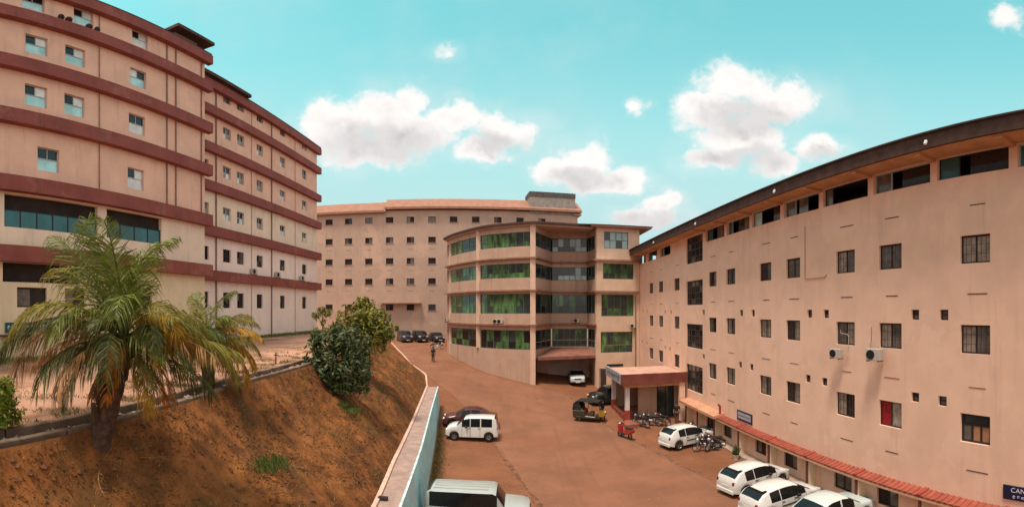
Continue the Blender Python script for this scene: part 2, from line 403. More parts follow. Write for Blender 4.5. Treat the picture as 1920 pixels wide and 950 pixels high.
def window(root, wall, u0, z0, w, h, kind, rec=.13, seed=0):
    """A framed window as a part of its building; panes and grille as its sub-parts."""
    r = random.Random(seed); w = round(w, 2); h = round(h, 2)
    def frame(t, vs, hs, mat, dep=.07):
        def f():
            mb = MB(); mb.box(0, t, 0, dep, 0, h).box(w - t, w, 0, dep, 0, h).box(t, w - t, .001, dep - .001, 0, t).box(t, w - t, .001, dep - .001, h - t, h)
            for a, z0_, z1_ in vs: mb.box(a * w - t / 2, a * w + t / 2, .004, dep - .004, z0_ * h + t * .5, z1_ * h - t * .5)
            for b in hs: mb.box(t * .5, w - t * .5, .008, dep - .008, b * h - t / 2, b * h + t / 2)
            return mb.mesh('window', mat, fix=False)
        return cached(('frame', w, h, t, tuple(vs), tuple(hs), mat.name), f)
    def pane(fr, a, b, c, d, mat):
        me = cached(('pane', w, h, a, b, c, d, mat.name), lambda: MB().box(0, (b - a) * w - .008, 0, .012, 0, (d - c) * h - .008).mesh('pane', mat, fix=False))
        link('pane', me, fr, loc=(a * w + .004, .035, c * h + .004))
    if kind == 'R':
        fr = wall.put(root, 'window', frame(.06, ((.5, 0, 1),), (), frame_b), u0, z0, -rec)
        ms = [r.choice((glass_d, glass_g, glass_c, glass_c, glass_g)) for _ in range(2)]
        pane(fr, 0, .5, 0, 1, ms[0]); pane(fr, .5, 1, 0, 1, ms[1])
        g = cached(('grille', w, h), lambda: bars(w, h, 6, 3))
        link('grille', g, fr, loc=(0, -.02, 0))
    elif kind == 'Rred':
        fr = wall.put(root, 'window', frame(.06, ((.5, 0, 1),), (), frame_b), u0, z0, -rec)
        pane(fr, 0, .5, 0, 1, curtain_r); pane(fr, .5, 1, 0, 1, glass_c)
    elif kind == 'Rply':
        fr = wall.put(root, 'window', frame(.08, ((.36, 0, .62), (.66, 0, .62)), (.62,), frame_b), u0, z0, -rec)
        pane(fr, 0, .36, 0, .62, glass_g); pane(fr, .36, .66, 0, .62, wood_o); pane(fr, .66, 1, 0, .62, wood_o); pane(fr, 0, 1, .62, 1, glass_d)
    elif kind == 'L':
        fr = wall.put(root, 'window', frame(.045, ((.5, .54, 1),), (.54,), frame_w), u0, z0, -rec)
        a, b = r.choice(((glass_d, glass_p), (glass_d, glass_p), (glass_p, glass_d), (glass_d, glass_d)))
        pane(fr, 0, .5, .54, 1, a); pane(fr, .5, 1, .54, 1, b); pane(fr, 0, 1, 0, .54, r.choice((glass_t, glass_t, glass_p)))
    elif kind == 'W':                                  # small window of the rear wing: dark sash over a pale sash
        fr = wall.put(root, 'window', frame(.05, ((.5, 0, 1),), (.5,), frame_w), u0, z0, -rec)
        for a in (0, .5):
            for b in (0, .5): pane(fr, a, a + .5, b, b + .5, r.choice((glass_d, glass_g, glass_d) if b else (glass_p, glass_g, glass_c)))
    elif kind == 'D':
        fr = wall.put(root, 'window', frame(.05, ((.5, 0, 1),), (.5,), frame_b), u0, z0, -rec)
        for a in (0, .5):
            for b in (0, .5): pane(fr, a, a + .5, b, b + .5, r.choice((glass_d, glass_g, glass_d)))
    elif kind == 'F':
        fr = wall.put(root, 'window', frame(.07, ((.5, 0, 1),), (), frame_b), u0, z0, -rec)
        for a in (0, .5): pane(fr, a, a + .5, 0, 1, r.choice((dark_in, dark_in, glass_d, glass_g)))
    elif kind == 'S':                                  # tall stair window with an iron grid
        vs = tuple((q / 4, 0, 1) for q in (1, 2, 3)); hs = tuple(q / 4 for q in (1, 2, 3))
        fr = wall.put(root, 'window', frame(.07, vs, hs, grille_m), u0, z0, -rec)
        for a in range(4):
            for b in range(4): pane(fr, a / 4, (a + 1) / 4, b / 4, (b + 1) / 4, r.choice((glass_d, glass_d, glass_g, dark_in)))
    elif kind == 'V':
        fr = wall.put(root, 'vent', frame(.05, (), (.5,), frame_b), u0, z0, -rec)
        pane(fr, 0, 1, 0, .5, glass_g); pane(fr, 0, 1, .5, 1, r.choice((glass_d, glass_g)))
    elif kind == 'B':                                  # blue-grey gridded window of the round block
        fr = wall.put(root, 'window', frame(.06, ((.25, 0, 1), (.5, 0, 1), (.75, 0, 1)), (.5,), frame_g), u0, z0, -rec)
        for a in range(4):
            for b in range(2): pane(fr, a / 4, a / 4 + .25, b / 2, b / 2 + .5, r.choice((glass_sky, glass_sky, glass_grb)))
    return fr
def bars(w, h, nv, nh):
    mb = MB()
    for k in range(1, nv): mb.box(w * k / nv - .008, w * k / nv + .008, 0, .012, .05, h - .05)
    for k in range(1, nh): mb.box(.05, w - .05, .002, .010, h * k / nh - .008, h * k / nh + .008)
    return mb.mesh('grille', grille_m, fix=False)

# ================================================================== TERRAIN
TOP = [(-16, -4.9), (0, -6.7), (3.3, -7.1), (11.8, -8.35), (17.5, -8.75), (25, -9.4), (35, -11.5), (45, -15.0), (58, -19.0), (72, -24.0)]
BOT = [(-16, -1.6), (0, -2.9), (13.3, -4.2), (17.7, -4.8), (24, -5.5), (37.2, -7.1), (45.7, -8.9), (49.8, -11.6), (60, -15.6), (69.5, -19.4), (72, -20.5)]
BOTZ = [(-16, -6.5), (37.2, -6.52), (42, -7.0), (45.7, -6.8), (49.8, -6.2), (60, -5.6), (72, -5.1)]
TOPZ = [(-16, -2.42), (45, -2.5), (60, -3.0), (72, -4.2)]
def bank_pt(y, w):
    x = lerp(interp(TOP, y) + .12, interp(BOT, y), w)
    zt, zb = interp(TOPZ, y), interp(BOTZ, y)
    prof = w + .06 * math.sin(w * math.pi * 2)
    z = lerp(zt, zb, prof)
    edge = min(1, w * 6) * min(1, (1 - w) * 6)
    z -= edge * .22 * max(0, .35 - abs(mnoise.noise(Vector((y * .75 + 1.2 * mnoise.noise(Vector((w * 2, y * .3, 5))), w * .7, 9.2)))) * 2.2)
    z += edge * (.30 * mnoise.fractal(Vector((x * .45, y * .45, 1.7)), .8, 2.1, 5) + .07 * mnoise.fractal(Vector((x * 2.2, y * 2.2, 4.1)), .7, 2.2, 4))
    return x, y, z
def grid_obj(name, mat, fn, nu, nv, kind='structure', parent=None):
    v = [fn(i / nu, j / nv) for j in range(nv + 1) for i in range(nu + 1)]
    f = [(j * (nu + 1) + i, j * (nu + 1) + i + 1, (j + 1) * (nu + 1) + i + 1, (j + 1) * (nu + 1) + i) for j in range(nv) for i in range(nu)]
    me = bpy.data.meshes.new(name); me.from_pydata(v, [], f); me.materials.append(mat); me.shade_smooth()
    o = link(name, me, parent)
    if kind: o['kind'] = kind
    return o
earth = M('earth_bank', (.200, .070, .018), .95, .5, 1.6, .8, 9, col2=(.105, .050, .014), c2lo=.48, c2hi=.66, c2scale=.5, stain=(.30, .12, .035), stain_amt=.8)
dirt = M('courtyard_dirt', (.22, .088, .043), .95, .16, .5, .35, 12, track=(.16, .065, .034), col2=(.19, .070, .030), c2lo=.5, c2hi=.75, c2scale=.22, stain=(.17, .075, .038), stain_amt=.55)
drive_m = M('drive_surface', (.240, .104, .060), .93, .14, .45, .3, 10, track=(.19, .085, .05), col2=(.235, .092, .047), c2lo=.5, c2hi=.72, c2scale=.2, stain=(.22, .11, .06), stain_amt=.7)
terr_m = M('terrace_dirt', (.46, .25, .165), .95, .18, .6, .35, 10, track=(.25, .125, .07), col2=(.24, .12, .06), c2lo=.46, c2hi=.66, c2scale=.35)
far_m = M('ground_far', (.20, .12, .06), .95, .2, .05, 0)
grid_obj('ground', far_m, lambda a, b: (-1500 + 3000 * a, -1500 + 3000 * b, -11.5), 8, 8)
def court(a, b):
    x, y = -26 + 48 * a, -20 + 100 * b
    return x, y, gz(x, y) + .02 * mnoise.noise(Vector((x * .6, y * .6, 0)))
grid_obj('courtyard_ground', dirt, court, 80, 160)
dl = [on_ground(*p) for p in ((1012, 948), (962, 880), (932, 838), (908, 803), (880, 770), (850, 742), (815, 716), (790, 694), (768, 677), (742, 650), (733, 641))]
dr = [on_ground(*p) for p in ((1445, 948), (1340, 903), (1232, 850), (1140, 800), (1066, 742), (1008, 724), (940, 711), (886, 692), (850, 672), (838, 655), (832, 642))]
DL = [(p[1], p[0]) for p in dl]; DR = [(p[1], p[0]) for p in dr]
DL = [(-18, DL[0][1] - 4)] + sorted(DL); DR = [(-18, DR[0][1] + 1)] + sorted(DR)
def drive(a, b):
    y = -18 + 88 * b
    x = lerp(interp(DL, y) + .12 * mnoise.noise(Vector((0, y * .7, 3))), interp(DR, y) + .15 * mnoise.noise(Vector((5, y * .6, 3))), a)
    return x, y, gz(x, y) + .026 + .02 * mnoise.noise(Vector((x * .6, y * .6, 0)))
grid_obj('driveway', drive_m, drive, 24, 150)
grid_obj('earth_bank', earth, lambda a, b: bank_pt(-15 + 86 * b, a), 40, 420)
groove = M('edge_line_dark', (.185, .080, .046), .95, .4, 2.5, .3, 14)
for pl, yb0, yb1 in ((DL, 12, 31), (DR, 12, 46)):
    def edge(a, b, pl=pl, yb0=yb0, yb1=yb1):
        y = lerp(yb0, yb1, b); w = .22 + .12 * mnoise.noise(Vector((y * 1.3, 2, 0))); x = interp(pl, y) + .12 * mnoise.noise(Vector((9 if pl is DR else 0, y * .7, 3))) + (a - .5) * 2 * w * abs(mnoise.noise(Vector((y * .5, 7, 1)))) ** .4
        return x, y, gz(x, y) + .034 + .02 * mnoise.noise(Vector((x * .6, y * .6, 0)))
    grid_obj('drive_edge', groove, edge, 2, 90)
def terr(a, b):
    y = -15 + 86 * b; x = lerp(-36, interp(TOP, y) - .74, a)
    return x, y, interp(TOPZ, y) + lerp(.2, .08, a) + .04 * mnoise.noise(Vector((x, y, 0))) * (a < .99)
grid_obj('terrace_ground', terr_m, terr, 24, 120)

# ------------------------------------------------------------------ retaining wall
blue_wall = M('wall_sky_blue', (.40, .80, .86), .85, .14, 1.4, .25, 14, stain=(.55, .55, .5), stain_amt=.6, streak=True, col2=(.52, .70, .70), c2lo=.55, c2hi=.7, c2scale=.5)
lip_m = M('lip_pale_blue', (.52, .72, .76), .85, .2, 3, .3, 14, stain=(.25, .22, .2), stain_amt=.7)
rw = thing('retaining_wall', 'long sky blue retaining wall with wide pinkish top below the earth bank', 'wall', (-5, 20, -9.5))
OUT = [(-16, -.75), (0, -2.05), (13.5, -3.4), (20.2, -4.1), (28.2, -5.1), (37.2, -6.15)]
ys = [-16 + k * .7 for k in range(int(53.2 / .7) + 1)]
def strip(fn0, fn1, ys=ys):
    mb = MB()
    for y in ys: mb.v += [fn0(y), fn1(y)]
    for k in range(len(ys) - 1): mb.f.append((2 * k, 2 * k + 1, 2 * k + 3, 2 * k + 2))
    return mb
def rail(xa, xb, za, zb):                                # a bar of box section following the wall
    mb = MB()
    for y in ys:
        a, b = xa(y), xb(y); wob = .012 * mnoise.noise(Vector((y * 1.5, a, 0)))
        mb.v += [(a, y, za(y)), (b, y, za(y)), (b, y, zb(y) + wob), (a, y, zb(y) + wob)]
    n = len(ys)
    for k in range(n - 1):
        for q in range(4): mb.f.append((4 * k + q, 4 * k + (q + 1) % 4, 4 * k + 4 + (q + 1) % 4, 4 * k + 4 + q))
    mb.f += [(0, 1, 2, 3), (4 * n - 1, 4 * n - 2, 4 * n - 3, 4 * n - 4)]
    return mb
I_ = lambda y: interp(BOT, y); O_ = lambda y: interp(OUT, y)
face = MB(); n = len(ys)
for y in ys:
    o = O_(y); g = min(gz(o, y) - .3, -8)
    face.v += [(o + .16, y, g), (o, y, -6.62), (I_(y) + .05, y, -6.62), (I_(y) - .3, y, g)]
for k in range(n - 1):
    for q in range(4): face.f.append((4 * k + q, 4 * k + (q + 1) % 4, 4 * k + 4 + (q + 1) % 4, 4 * k + 4 + q))
face.f += [(0, 1, 2, 3), (4 * n - 1, 4 * n - 2, 4 * n - 3, 4 * n - 4)]
face.build('wall_face', blue_wall, rw, label='sky blue painted face, paler and stained in places')
rail(lambda y: I_(y) + .10, lambda y: O_(y) - .05, lambda y: -6.62, lambda y: -6.47).build('coping', concrete_p, rw)
rail(lambda y: O_(y) - .05, lambda y: O_(y) + .035, lambda y: -6.60, lambda y: -6.43).build('outer_lip', lip_m, rw)
rail(lambda y: I_(y) - .05, lambda y: I_(y) + .10, lambda y: -6.70, lambda y: -6.38).build('inner_kerb', M('kerb_pale_pink', (.66, .42, .33), .9, .2, 3, .3), rw)
# a dark block lying on the coping
p = at_dist(711, 943, 14.5); x, y = p.x, p.y
tag(MB().box(-.15, .15, -.08, .08, 0, .12).box(-.11, .11, -.05, .05, .12, .13).build('loose_block', M('dark_stone', (.05, .03, .03), .9), None, loc=(I_(y) + .2, y, -6.46), world=False), 'small dark block lying on the top of the retaining wall', 'block')

rk = thing('road_kerb', 'pale kerb curving along the foot of the far bank beside the road', 'kerb', (-12, 50, -6))
kk = MB(); yk = [37.4 + k * .8 for k in range(40)]
for y in yk:
    x = interp(BOT, y) + .05; z = gz(x + .2, y); kk.v += [(x - .05, y, z - .3), (x + .13, y, z - .3), (x + .13, y, z + .13 + .02 * mnoise.noise(Vector((y, 0, 0)))), (x - .05, y, z + .14)]
for k in range(len(yk) - 1):
    for q in range(4): kk.f.append((4 * k + q, 4 * k + (q + 1) % 4, 4 * k + 4 + (q + 1) % 4, 4 * k + 4 + q))
kk.f += [(0, 1, 2, 3), (4 * len(yk) - 1, 4 * len(yk) - 2, 4 * len(yk) - 3, 4 * len(yk) - 4)]
kk.build('kerb_band', MATS['kerb_pale_pink'], rk)
# ------------------------------------------------------------------ drain along the top of the bank
dr_t = thing('drain_channel', 'open drain of worn concrete kerbs along the top of the earth bank', 'drain', (-8, 8, -2.4))
kerb_m = M('kerb_concrete', (.20, .135, .095), .92, .45, 1.2, .4, 18, stain=(.07, .045, .03), stain_amt=1.0)
kb = MB().box(-.07, .07, -.53, .53, -.25, .07).mesh('kerb_stone', kerb_m)
bm = bmesh.new(); bm.from_mesh(kb); bmesh.ops.bevel(bm, geom=bm.edges[:], offset=.018, segments=1, affect='EDGES'); bm.to_mesh(bm and kb); bm.free()
rr = random.Random(5)
for side, off, top in (('near', 0.02, .02), ('far', -.62, .05)):
    y = -6.0
    while y < 24:
        x0, x1 = interp(TOP, y) + off, interp(TOP, y + 1.08) + off
        o = link('kerb_stone', kb, dr_t, loc=Vector(((x0 + x1) / 2 + rr.uniform(-.015, .015), y + .54, interp(TOPZ, y) + top + rr.uniform(-.02, .02))) - dr_t.location,
                 rot=(rr.uniform(-.015, .015), rr.uniform(-.05, .05), math.atan2(-(x1 - x0), 1.08)))
        y += 1.08
bed = MB()
yy = [-6 + k * .5 for k in range(61)]
for y in yy:
    x = interp(TOP, y)
    bed.v += [(x - .74, y, -2.45), (x - .3, y, -2.58), (x + .1, y, -2.5)]
for k in range(60):
    for q in range(2): bed.f.append((3 * k + q, 3 * k + q + 1, 3 * k + q + 4, 3 * k + q + 3))
bed.build('channel_bed', M('drain_mud', (.13, .085, .05), .95, .5, 5, .5), dr_t)
# rubble lying in the drain
mb = MB()
for k in range(420):
    y = rr.uniform(-5, 20); x = interp(TOP, y) - rr.uniform(.08, .55); s = rr.uniform(.03, .085)
    i = len(mb.v)
    mb.v += [(x + s * rr.uniform(.6, 1) * a, y + s * rr.uniform(.6, 1) * b, -2.50 + s * rr.uniform(.5, .9) * c) for a, b, c in ((1, 0, 0), (0, 1, 0), (-1, 0, 0), (0, -1, 0), (0, 0, 1), (0, 0, -1))]
    mb.f += [(i + a, i + b, i + 4) for a, b in ((0, 1), (1, 2), (2, 3), (3, 0))] + [(i + b, i + a, i + 5) for a, b in ((0, 1), (1, 2), (2, 3), (3, 0))]
mb.build('rubble', M('rubble_stone', (.42, .31, .25), .95, .4, 9, .2), dr_t, kind='stuff')
# small iron peg beside the drain
p = at_dist(517, 672, 19.2)
tag(MB().tube([(0, 0, 0), (.01, 0, .5)], .03).box(-.09, .11, -.02, .02, .36, .41).build('iron_peg', M('rusty_iron', (.16, .06, .04), .8), None, loc=(p.x, p.y, -2.3), world=False), 'short rusty iron peg standing beside the drain', 'peg')

# ================================================================== LEFT BUILDING, FRONT BLOCK
TZ = [3.06, 6.5, 10.1, 13.35, 16.75, 19.2]                # tops of the red belts
BH = .78
def belts(root, x_out, x_in, y0, y1, zs, ends=True):
    for z in zs:
        MB().box(x_in, x_out, y0, y1, z - BH, z).build('belt', belt_red, root)
def pipe(root, x, y, z0, z1, r=.05, mat=None):
    MB().tube([(x, y, z0), (x, y, z1)], r, 6).build('drain_pipe', mat or pipe_m, root)
XL1, YE1 = -19.12, 23.6
W1 = Wall(XL1, 0, R_(90))
l1 = thing('apartment_block', 'tall peach block with red belts at left, tallest building in view', 'building', (XL1 - 4, 5, -2.4))
win1 = {4: [(63, 14), (157, 25), (263, 71)], 3: [(69, 84), (141.5, 104), (259.5, 147.5)], 2: [(68, 179), (140, 197), (257, 234)], 1: [(91, 301), (255, 334)]}
holes = {k: [] for k in range(-1, 6)}; todo = []
for k, L in win1.items():
    zc = sum(W1.hit(*p)[1] for p in L) / len(L)
    for p in L:
        u = W1.hit(*p)[0]; w, h = 1.25, 1.28
        holes[k].append((u - w / 2, u + w / 2, zc - h / 2, zc + h / 2)); todo.append((u - w / 2, zc - h / 2, w, h))
        u2 = u - 8.2
        if k == 1 and p[0] < 100 or k > 1 and p[0] < 100:     # the same rhythm goes on out of the frame
            holes[k].append((u2 - w / 2, u2 + w / 2, zc - h / 2, zc + h / 2)); todo.append((u2 - w / 2, zc - h / 2, w, h))
for k in range(1, 5):
    W1.put(l1, 'wall', W1.mesh('wall', peach_l, -12, YE1, TZ[k], TZ[k + 1], holes[k]))
for q, (u, z, w, h) in enumerate(todo): window(l1, W1, u, z, w, h, 'L', seed=q)
# balcony storey
bo = [(W1.hit(8, 400)[0], W1.hit(183, 400)[0], 3.98, 5.62), (W1.hit(200, 400)[0], W1.hit(303, 400)[0], 3.98, 5.62)]
bo.append((bo[0][0] - 6.6, bo[0][0] - .75, 3.98, 5.62))
W1.put(l1, 'wall', W1.mesh('wall', cream, -12, YE1, TZ[0], TZ[1], bo, .25), label='cream storey with open balconies')
lo = [(W1.hit(5, 510)[0], W1.hit(150, 510)[0], 1.34, 2.28)]
lw = [(W1.hit(32, 557)[0], W1.hit(88, 557)[0], .14, 1.10), (W1.hit(122, 557)[0], W1.hit(160, 557)[0], .14, 1.10), (W1.hit(250, 540)[0], W1.hit(285, 540)[0], .2, 1.3)]
W1.put(l1, 'wall', W1.mesh('wall', yellowcream, -12, YE1, -3.0, TZ[0], lo + lw, .25), label='yellowish cream ground storey')
for q, h in enumerate(lw): window(l1, W1, h[0], h[2], h[1] - h[0], h[3] - h[2], 'F', seed=40 + q)
# rooms behind the open storeys
for a, b, c, d in bo + lo:
    mb = MB(); D = 2.6
    mb.quad((a - .1, D, c - .6), (b + .1, D, c - .6), (b + .1, D, d + .2), (a - .1, D, d + .2)); mb.quad((a - .1, .25, c - .6), (b + .1, .25, c - .6), (b + .1, D, c - .6), (a - .1, D, c - .6))
    mb.quad((a - .1, .25, d + .2), (b + .1, .25, d + .2), (b + .1, D, d + .2), (a - .1, D, d + .2)); mb.quad((a - .1, .25, c - .6), (a - .1, D, c - .6), (a - .1, D, d + .2), (a - .1, .25, d + .2))
    mb.quad((b + .1, .25, c - .6), (b + .1, D, c - .6), (b + .1, D, d + .2), (b + .1, .25, d + .2))
    W1.put(l1, 'balcony_recess', mb.mesh('balcony_recess', dim_in))
    r2 = random.Random(int(a * 10)); mb = MB()
    u = a + .2
    while u < b - .4:
        w = r2.uniform(.25, .8); h = r2.uniform(.5, 1.5); mb.box(u, u + w, 1.6, 2.3, c - .6, c - .6 + h + .3); u += w + r2.uniform(.05, .7)
    mb.box(a, b, 1.2, 1.28, d - .25, d - .2)
    W1.put(l1, 'stored_furniture', mb.mesh('stored_furniture', M('furniture_dark', (.12, .07, .05), .8, .5, 1.5, 0)))
pane_me = MB().box(0, .94, 0, .02, 0, .84).mesh('rail_pane', glass_td)
post_me = MB().box(-.025, .025, -.02, .04, 0, .9).mesh('rail_post', frame_b)
for a, b, c, d in bo:
    n = max(1, round((b - a) / .96)); st = (b - a) / n
    root2 = W1.put(l1, 'balcony_rail', MB().box(a, b, 0, .06, .86, .91).mesh('balcony_rail', frame_b), 0, c, -.12)
    for k in range(n):
        o = link('rail_pane', pane_me, root2, loc=(a + k * st + .015, .01, 0)); o.scale = ((st - .03) / .94, 1, 1)
    for k in range(n + 1): link('rail_post', post_me, root2, loc=(a + k * st, 0, 0))
belts(l1, -18.7, XL1 - .01, -12.4, 24.0, TZ)
for y, z0, z1 in ((19.9, 6.5, 19.2), (20.7, 6.5, 19.2), (14.7, 6.6, 18.6), (23.2, 7, 19)):
    for a, b in zip([TZ[k] for k in range(1, 6)], [TZ[k + 1] - BH for k in range(1, 5)]): pipe(l1, XL1 + .06, y, a, b, .045 if y != 14.7 else .03)
MB().box(XL1 - 14, XL1 - .3, -12, YE1 - .002, -3, 19.0).build('core', dark_in, l1)
MB().box(XL1 - 14, XL1 - .004, YE1 - .02, YE1, -3, 19.2).build('end_wall', peach_l, l1)
MB().box(XL1 - 14, -18.72, -12.3, 23.9, 19.2, 19.34).build('roof_slab', dark_roof, l1)
# stair head on the roof
pa = Wall(-20.6, 0, R_(90))
ph = MB().box(-24, -19.7, 21.3, 23.5, 19.34, 20.55).build('stair_head', concrete, l1)
ps = MB().box(-24.6, -18.95, 20.8, 24.5, 20.55, 20.82).mesh('stair_head_roof', dark_roof, off=l1.location)
link('stair_head_roof', ps, ph)
# nameboard on the ground storey
sb = (W1.hit(9, 612)[0], W1.hit(96, 612)[0])
def text_mesh(body, size, mat):
    cu = bpy.data.curves.new('t', 'FONT'); cu.body = body; cu.size = size; cu.extrude = .004; cu.align_x = 'CENTER'; cu.align_y = 'CENTER'
    o = bpy.data.objects.new('t', cu); col.objects.link(o)
    me = bpy.data.meshes.new_from_object(o.evaluated_get(bpy.context.evaluated_depsgraph_get()))
    bpy.data.objects.remove(o); me.name = 'lettering'; me.materials.clear(); me.materials.append(mat); return me
def link_print(me, root, **k): return link('lettering', me, root, kind='stuff', **k)
def strokes(w, h, n, seed, mat):                         # writing too small to read in the photograph
    r = random.Random(seed); mb = MB(); x = -w / 2; st = w / n
    for k in range(n):                                   # small round blots, no letters
        rx = st * r.uniform(.30, .44); ry = h * r.uniform(.3, .5); cx = x + st / 2; cz = h * r.uniform(-.1, .1); m_ = 9; i = len(mb.v)
        for q in range(m_):
            w_ = 2 * math.pi * q / m_ * r.uniform(.8, .95) + r.uniform(0, .3)
            mb.v += [(cx + rx * math.cos(w_), -.003, cz + ry * math.sin(w_)), (cx + rx * .45 * math.cos(w_), -.003, cz + ry * .45 * math.sin(w_))]
        for q in range(m_ - 1): mb.f.append((i + 2 * q, i + 2 * q + 1, i + 2 * q + 3, i + 2 * q + 2))
        x += st
    return mb.mesh('lettering', mat)
s1 = thing('name_board', 'long dark teal name board with white lettering, behind the left palm fronds', 'sign', W1.P((sb[0] + sb[1]) / 2, -.82, .05), R_(90))
wS = sb[1] - sb[0]
link('board', MB().box(-wS / 2, wS / 2, -.03, .03, -.24, .24).mesh('board', M('board_teal', (.02, .09, .11), .5, .1, 2, 0)), s1)
link_print(strokes(wS * .22, .2, 3, 1, white_m), s1, loc=(-wS * .36, -.031, 0)); link_print(strokes(wS * .55, .2, 8, 2, white_m), s1, loc=(wS * .15, -.031, 0))
W1.put(l1, 'awning', MB().box(sb[0] - .3, sb[1] - 1, -.55, 0, -.08, 0).mesh('awning', dark_roof), 0, -1.15, 0)
# satellite dishes on the second belt
dish_me = MB().lathe([(0, 0), (.16, .02), (.28, .07), (.33, .11), (.27, .09), (.15, .04), (0, .02)], 14).mesh('dish', M('dish_dark', (.05, .03, .03), .6), smooth=True)
for q, (px_, py_) in enumerate(((108, 22), (123, 30), (162, 43), (178, 49))):
    u, z = W1.hit(px_, py_); b = W1.P(u, TZ[4], .22)
    t = thing('satellite_dish', ['leftmost dark satellite dish on the second red belt of the tall block', 'second dark satellite dish from the left on the second red belt', 'third dark satellite dish from the left on the second red belt', 'rightmost dark satellite dish on the second red belt of the tall block'][q], 'dish', b, group='dishes on the belt of the tall block')
    link('mast', MB().tube([(0, 0, 0), (0, 0, .42)], .03).mesh('mast', grille_m), t)
    link('dish', dish_me, t, loc=(0, .05, .46), rot=(R_(35), 0, R_(20 + 25 * q))); t.scale = (.62, .62, .62)

# ================================================================== LEFT BUILDING, REAR WING
XL2, YE2 = -21.5, 46.6
W2 = Wall(XL2, 0, R_(90))
l2 = thing('rear_wing', 'long wing with red belts running back from the tall left block', 'building', (XL2 - 4, 35, -2.4))
cols2 = [26.5, 29.4, 31.35, 34.4, 38.6, 43.4]
zc2 = {4: 17.75, 3: 14.6, 2: 11.35, 1: 7.75, 0: 4.25, -1: .15}
def z2(px_, py_): return W2.hit(px_, py_)[1]
zc2 = {4: (z2(430, 188) + z2(533.6, 248)) / 2, 3: (z2(430, 250) + z2(573, 331)) / 2, 2: (z2(425, 321) + z2(572, 388)) / 2, 1: (z2(424, 400) + z2(570, 446)) / 2, 0: (z2(421, 480) + z2(570, 504)) / 2, -1: (z2(484, 565) + z2(568, 567)) / 2}
lev = {-1: (-3.2, TZ[0], pinkwhite), 0: (TZ[0], TZ[1], pinkwhite), 1: (TZ[1], TZ[2], cream), 2: (TZ[2], TZ[3], peach_l), 3: (TZ[3], TZ[4], peach_l), 4: (TZ[4], TZ[5], peach_l)}
q = 100
for k, (z0, z1, mt) in lev.items():
    ww, hh = (1.05, 1.05) if k > -1 else (1.0, 1.25)
    L = [(y - ww / 2, y + ww / 2, zc2[k] - hh / 2, zc2[k] + hh / 2) for y in cols2[(1 if k > 2 else 0):]]
    W2.put(l2, 'wall', W2.mesh('wall', mt, YE1, YE2, z0, z1, L))
    for a, b, c, d in L:
        q += 1; window(l2, W2, a, c, ww, hh, 'W' if k in (1, 2, 3, 4) else 'D', seed=q)
belts(l2, -21.08, XL2 - .01, 23.62, 47.0, TZ)
for y in (27.9, 36.4):
    for a, b in zip([-2.4] + TZ[:-1], [t - BH for t in TZ]): pipe(l2, XL2 + .07, y, a, b, .06)
for y in (33.0, 41.2):
    for a, b in zip([-2.4] + TZ[:-1], [t - BH for t in TZ]): pipe(l2, XL2 + .04, y, a, b, .03, M('pipe_pale', (.5, .32, .25), .7))
MB().box(XL2 - 14, XL2 - .3, YE1 + .02, YE2 - .02, -3, 19.0).build('core', dark_in, l2)
MB().box(XL2 - 14, XL2 - .004, YE2 - .02, YE2, -3, 19.2).build('end_wall', peach_l, l2)
MB().box(XL2 - 14, -21.1, 23.7, 46.9, 19.2, 19.36).build('roof_slab', dark_roof, l2)
MB().box(XL2 - 6, -20.75, 24.1, 31.9, 19.36, 19.66).build('roof_slab', dark_roof, l2, label='raised dark slab at the near end of the roof')
def ac_unit(name, label, pos, rz, s=1.0, group=None, stand=True):
    t = thing(name, label, 'air conditioner', pos, rz, group)
    c = cached(('ac', 'case'), lambda: bev(MB().box(-.4, .4, -.16, .16, 0, .56), .02, 'casing', acwhite))
    f = cached(('ac', 'fan'), lambda: MB().lathe([(.0, -.012), (.05, -.02), (.06, -.004), (.19, -.004), (.2, -.02), (.225, -.02), (.225, .0)], 18).mesh('fan_grille', black_m))
    o = link('casing', c, t); link('fan_grille', f, o, loc=(-.12, -.16, .28))
    for x in (-.3, .3): link('bracket', cached(('ac', 'br'), lambda: MB().box(-.02, .02, -.2, .3, -.05, -.005).mesh('bracket', grille_m)), t, loc=(x, 0, 0))
    t.scale = (s, s, s); return t
def bev(mb, off, name, mat, seg=1, smooth=False):
    me = mb.mesh(name, mat); bm = bmesh.new(); bm.from_mesh(me)
    bmesh.ops.remove_doubles(bm, verts=bm.verts, dist=1e-5)
    bmesh.ops.bevel(bm, geom=bm.edges[:], offset=off, segments=seg, affect='EDGES'); bm.to_mesh(me); bm.free()
    if smooth: me.shade_smooth(); me.set_sharp_from_angle(angle=R_(50))
    return me
for q, (px_, py_, lb) in enumerate(((472, 510, 'nearest grey condenser on the lowest red belt of the rear wing'), (517, 513, 'middle grey condenser on the lowest red belt of the rear wing'), (563, 519, 'farthest grey condenser on the lowest red belt of the rear wing'))):
    u, z = W2.hit(px_, py_); ac_unit('air_conditioner', lb, W2.P(u, TZ[0] + .05, .2), R_(90), .9, 'condensers on the lowest red belt')

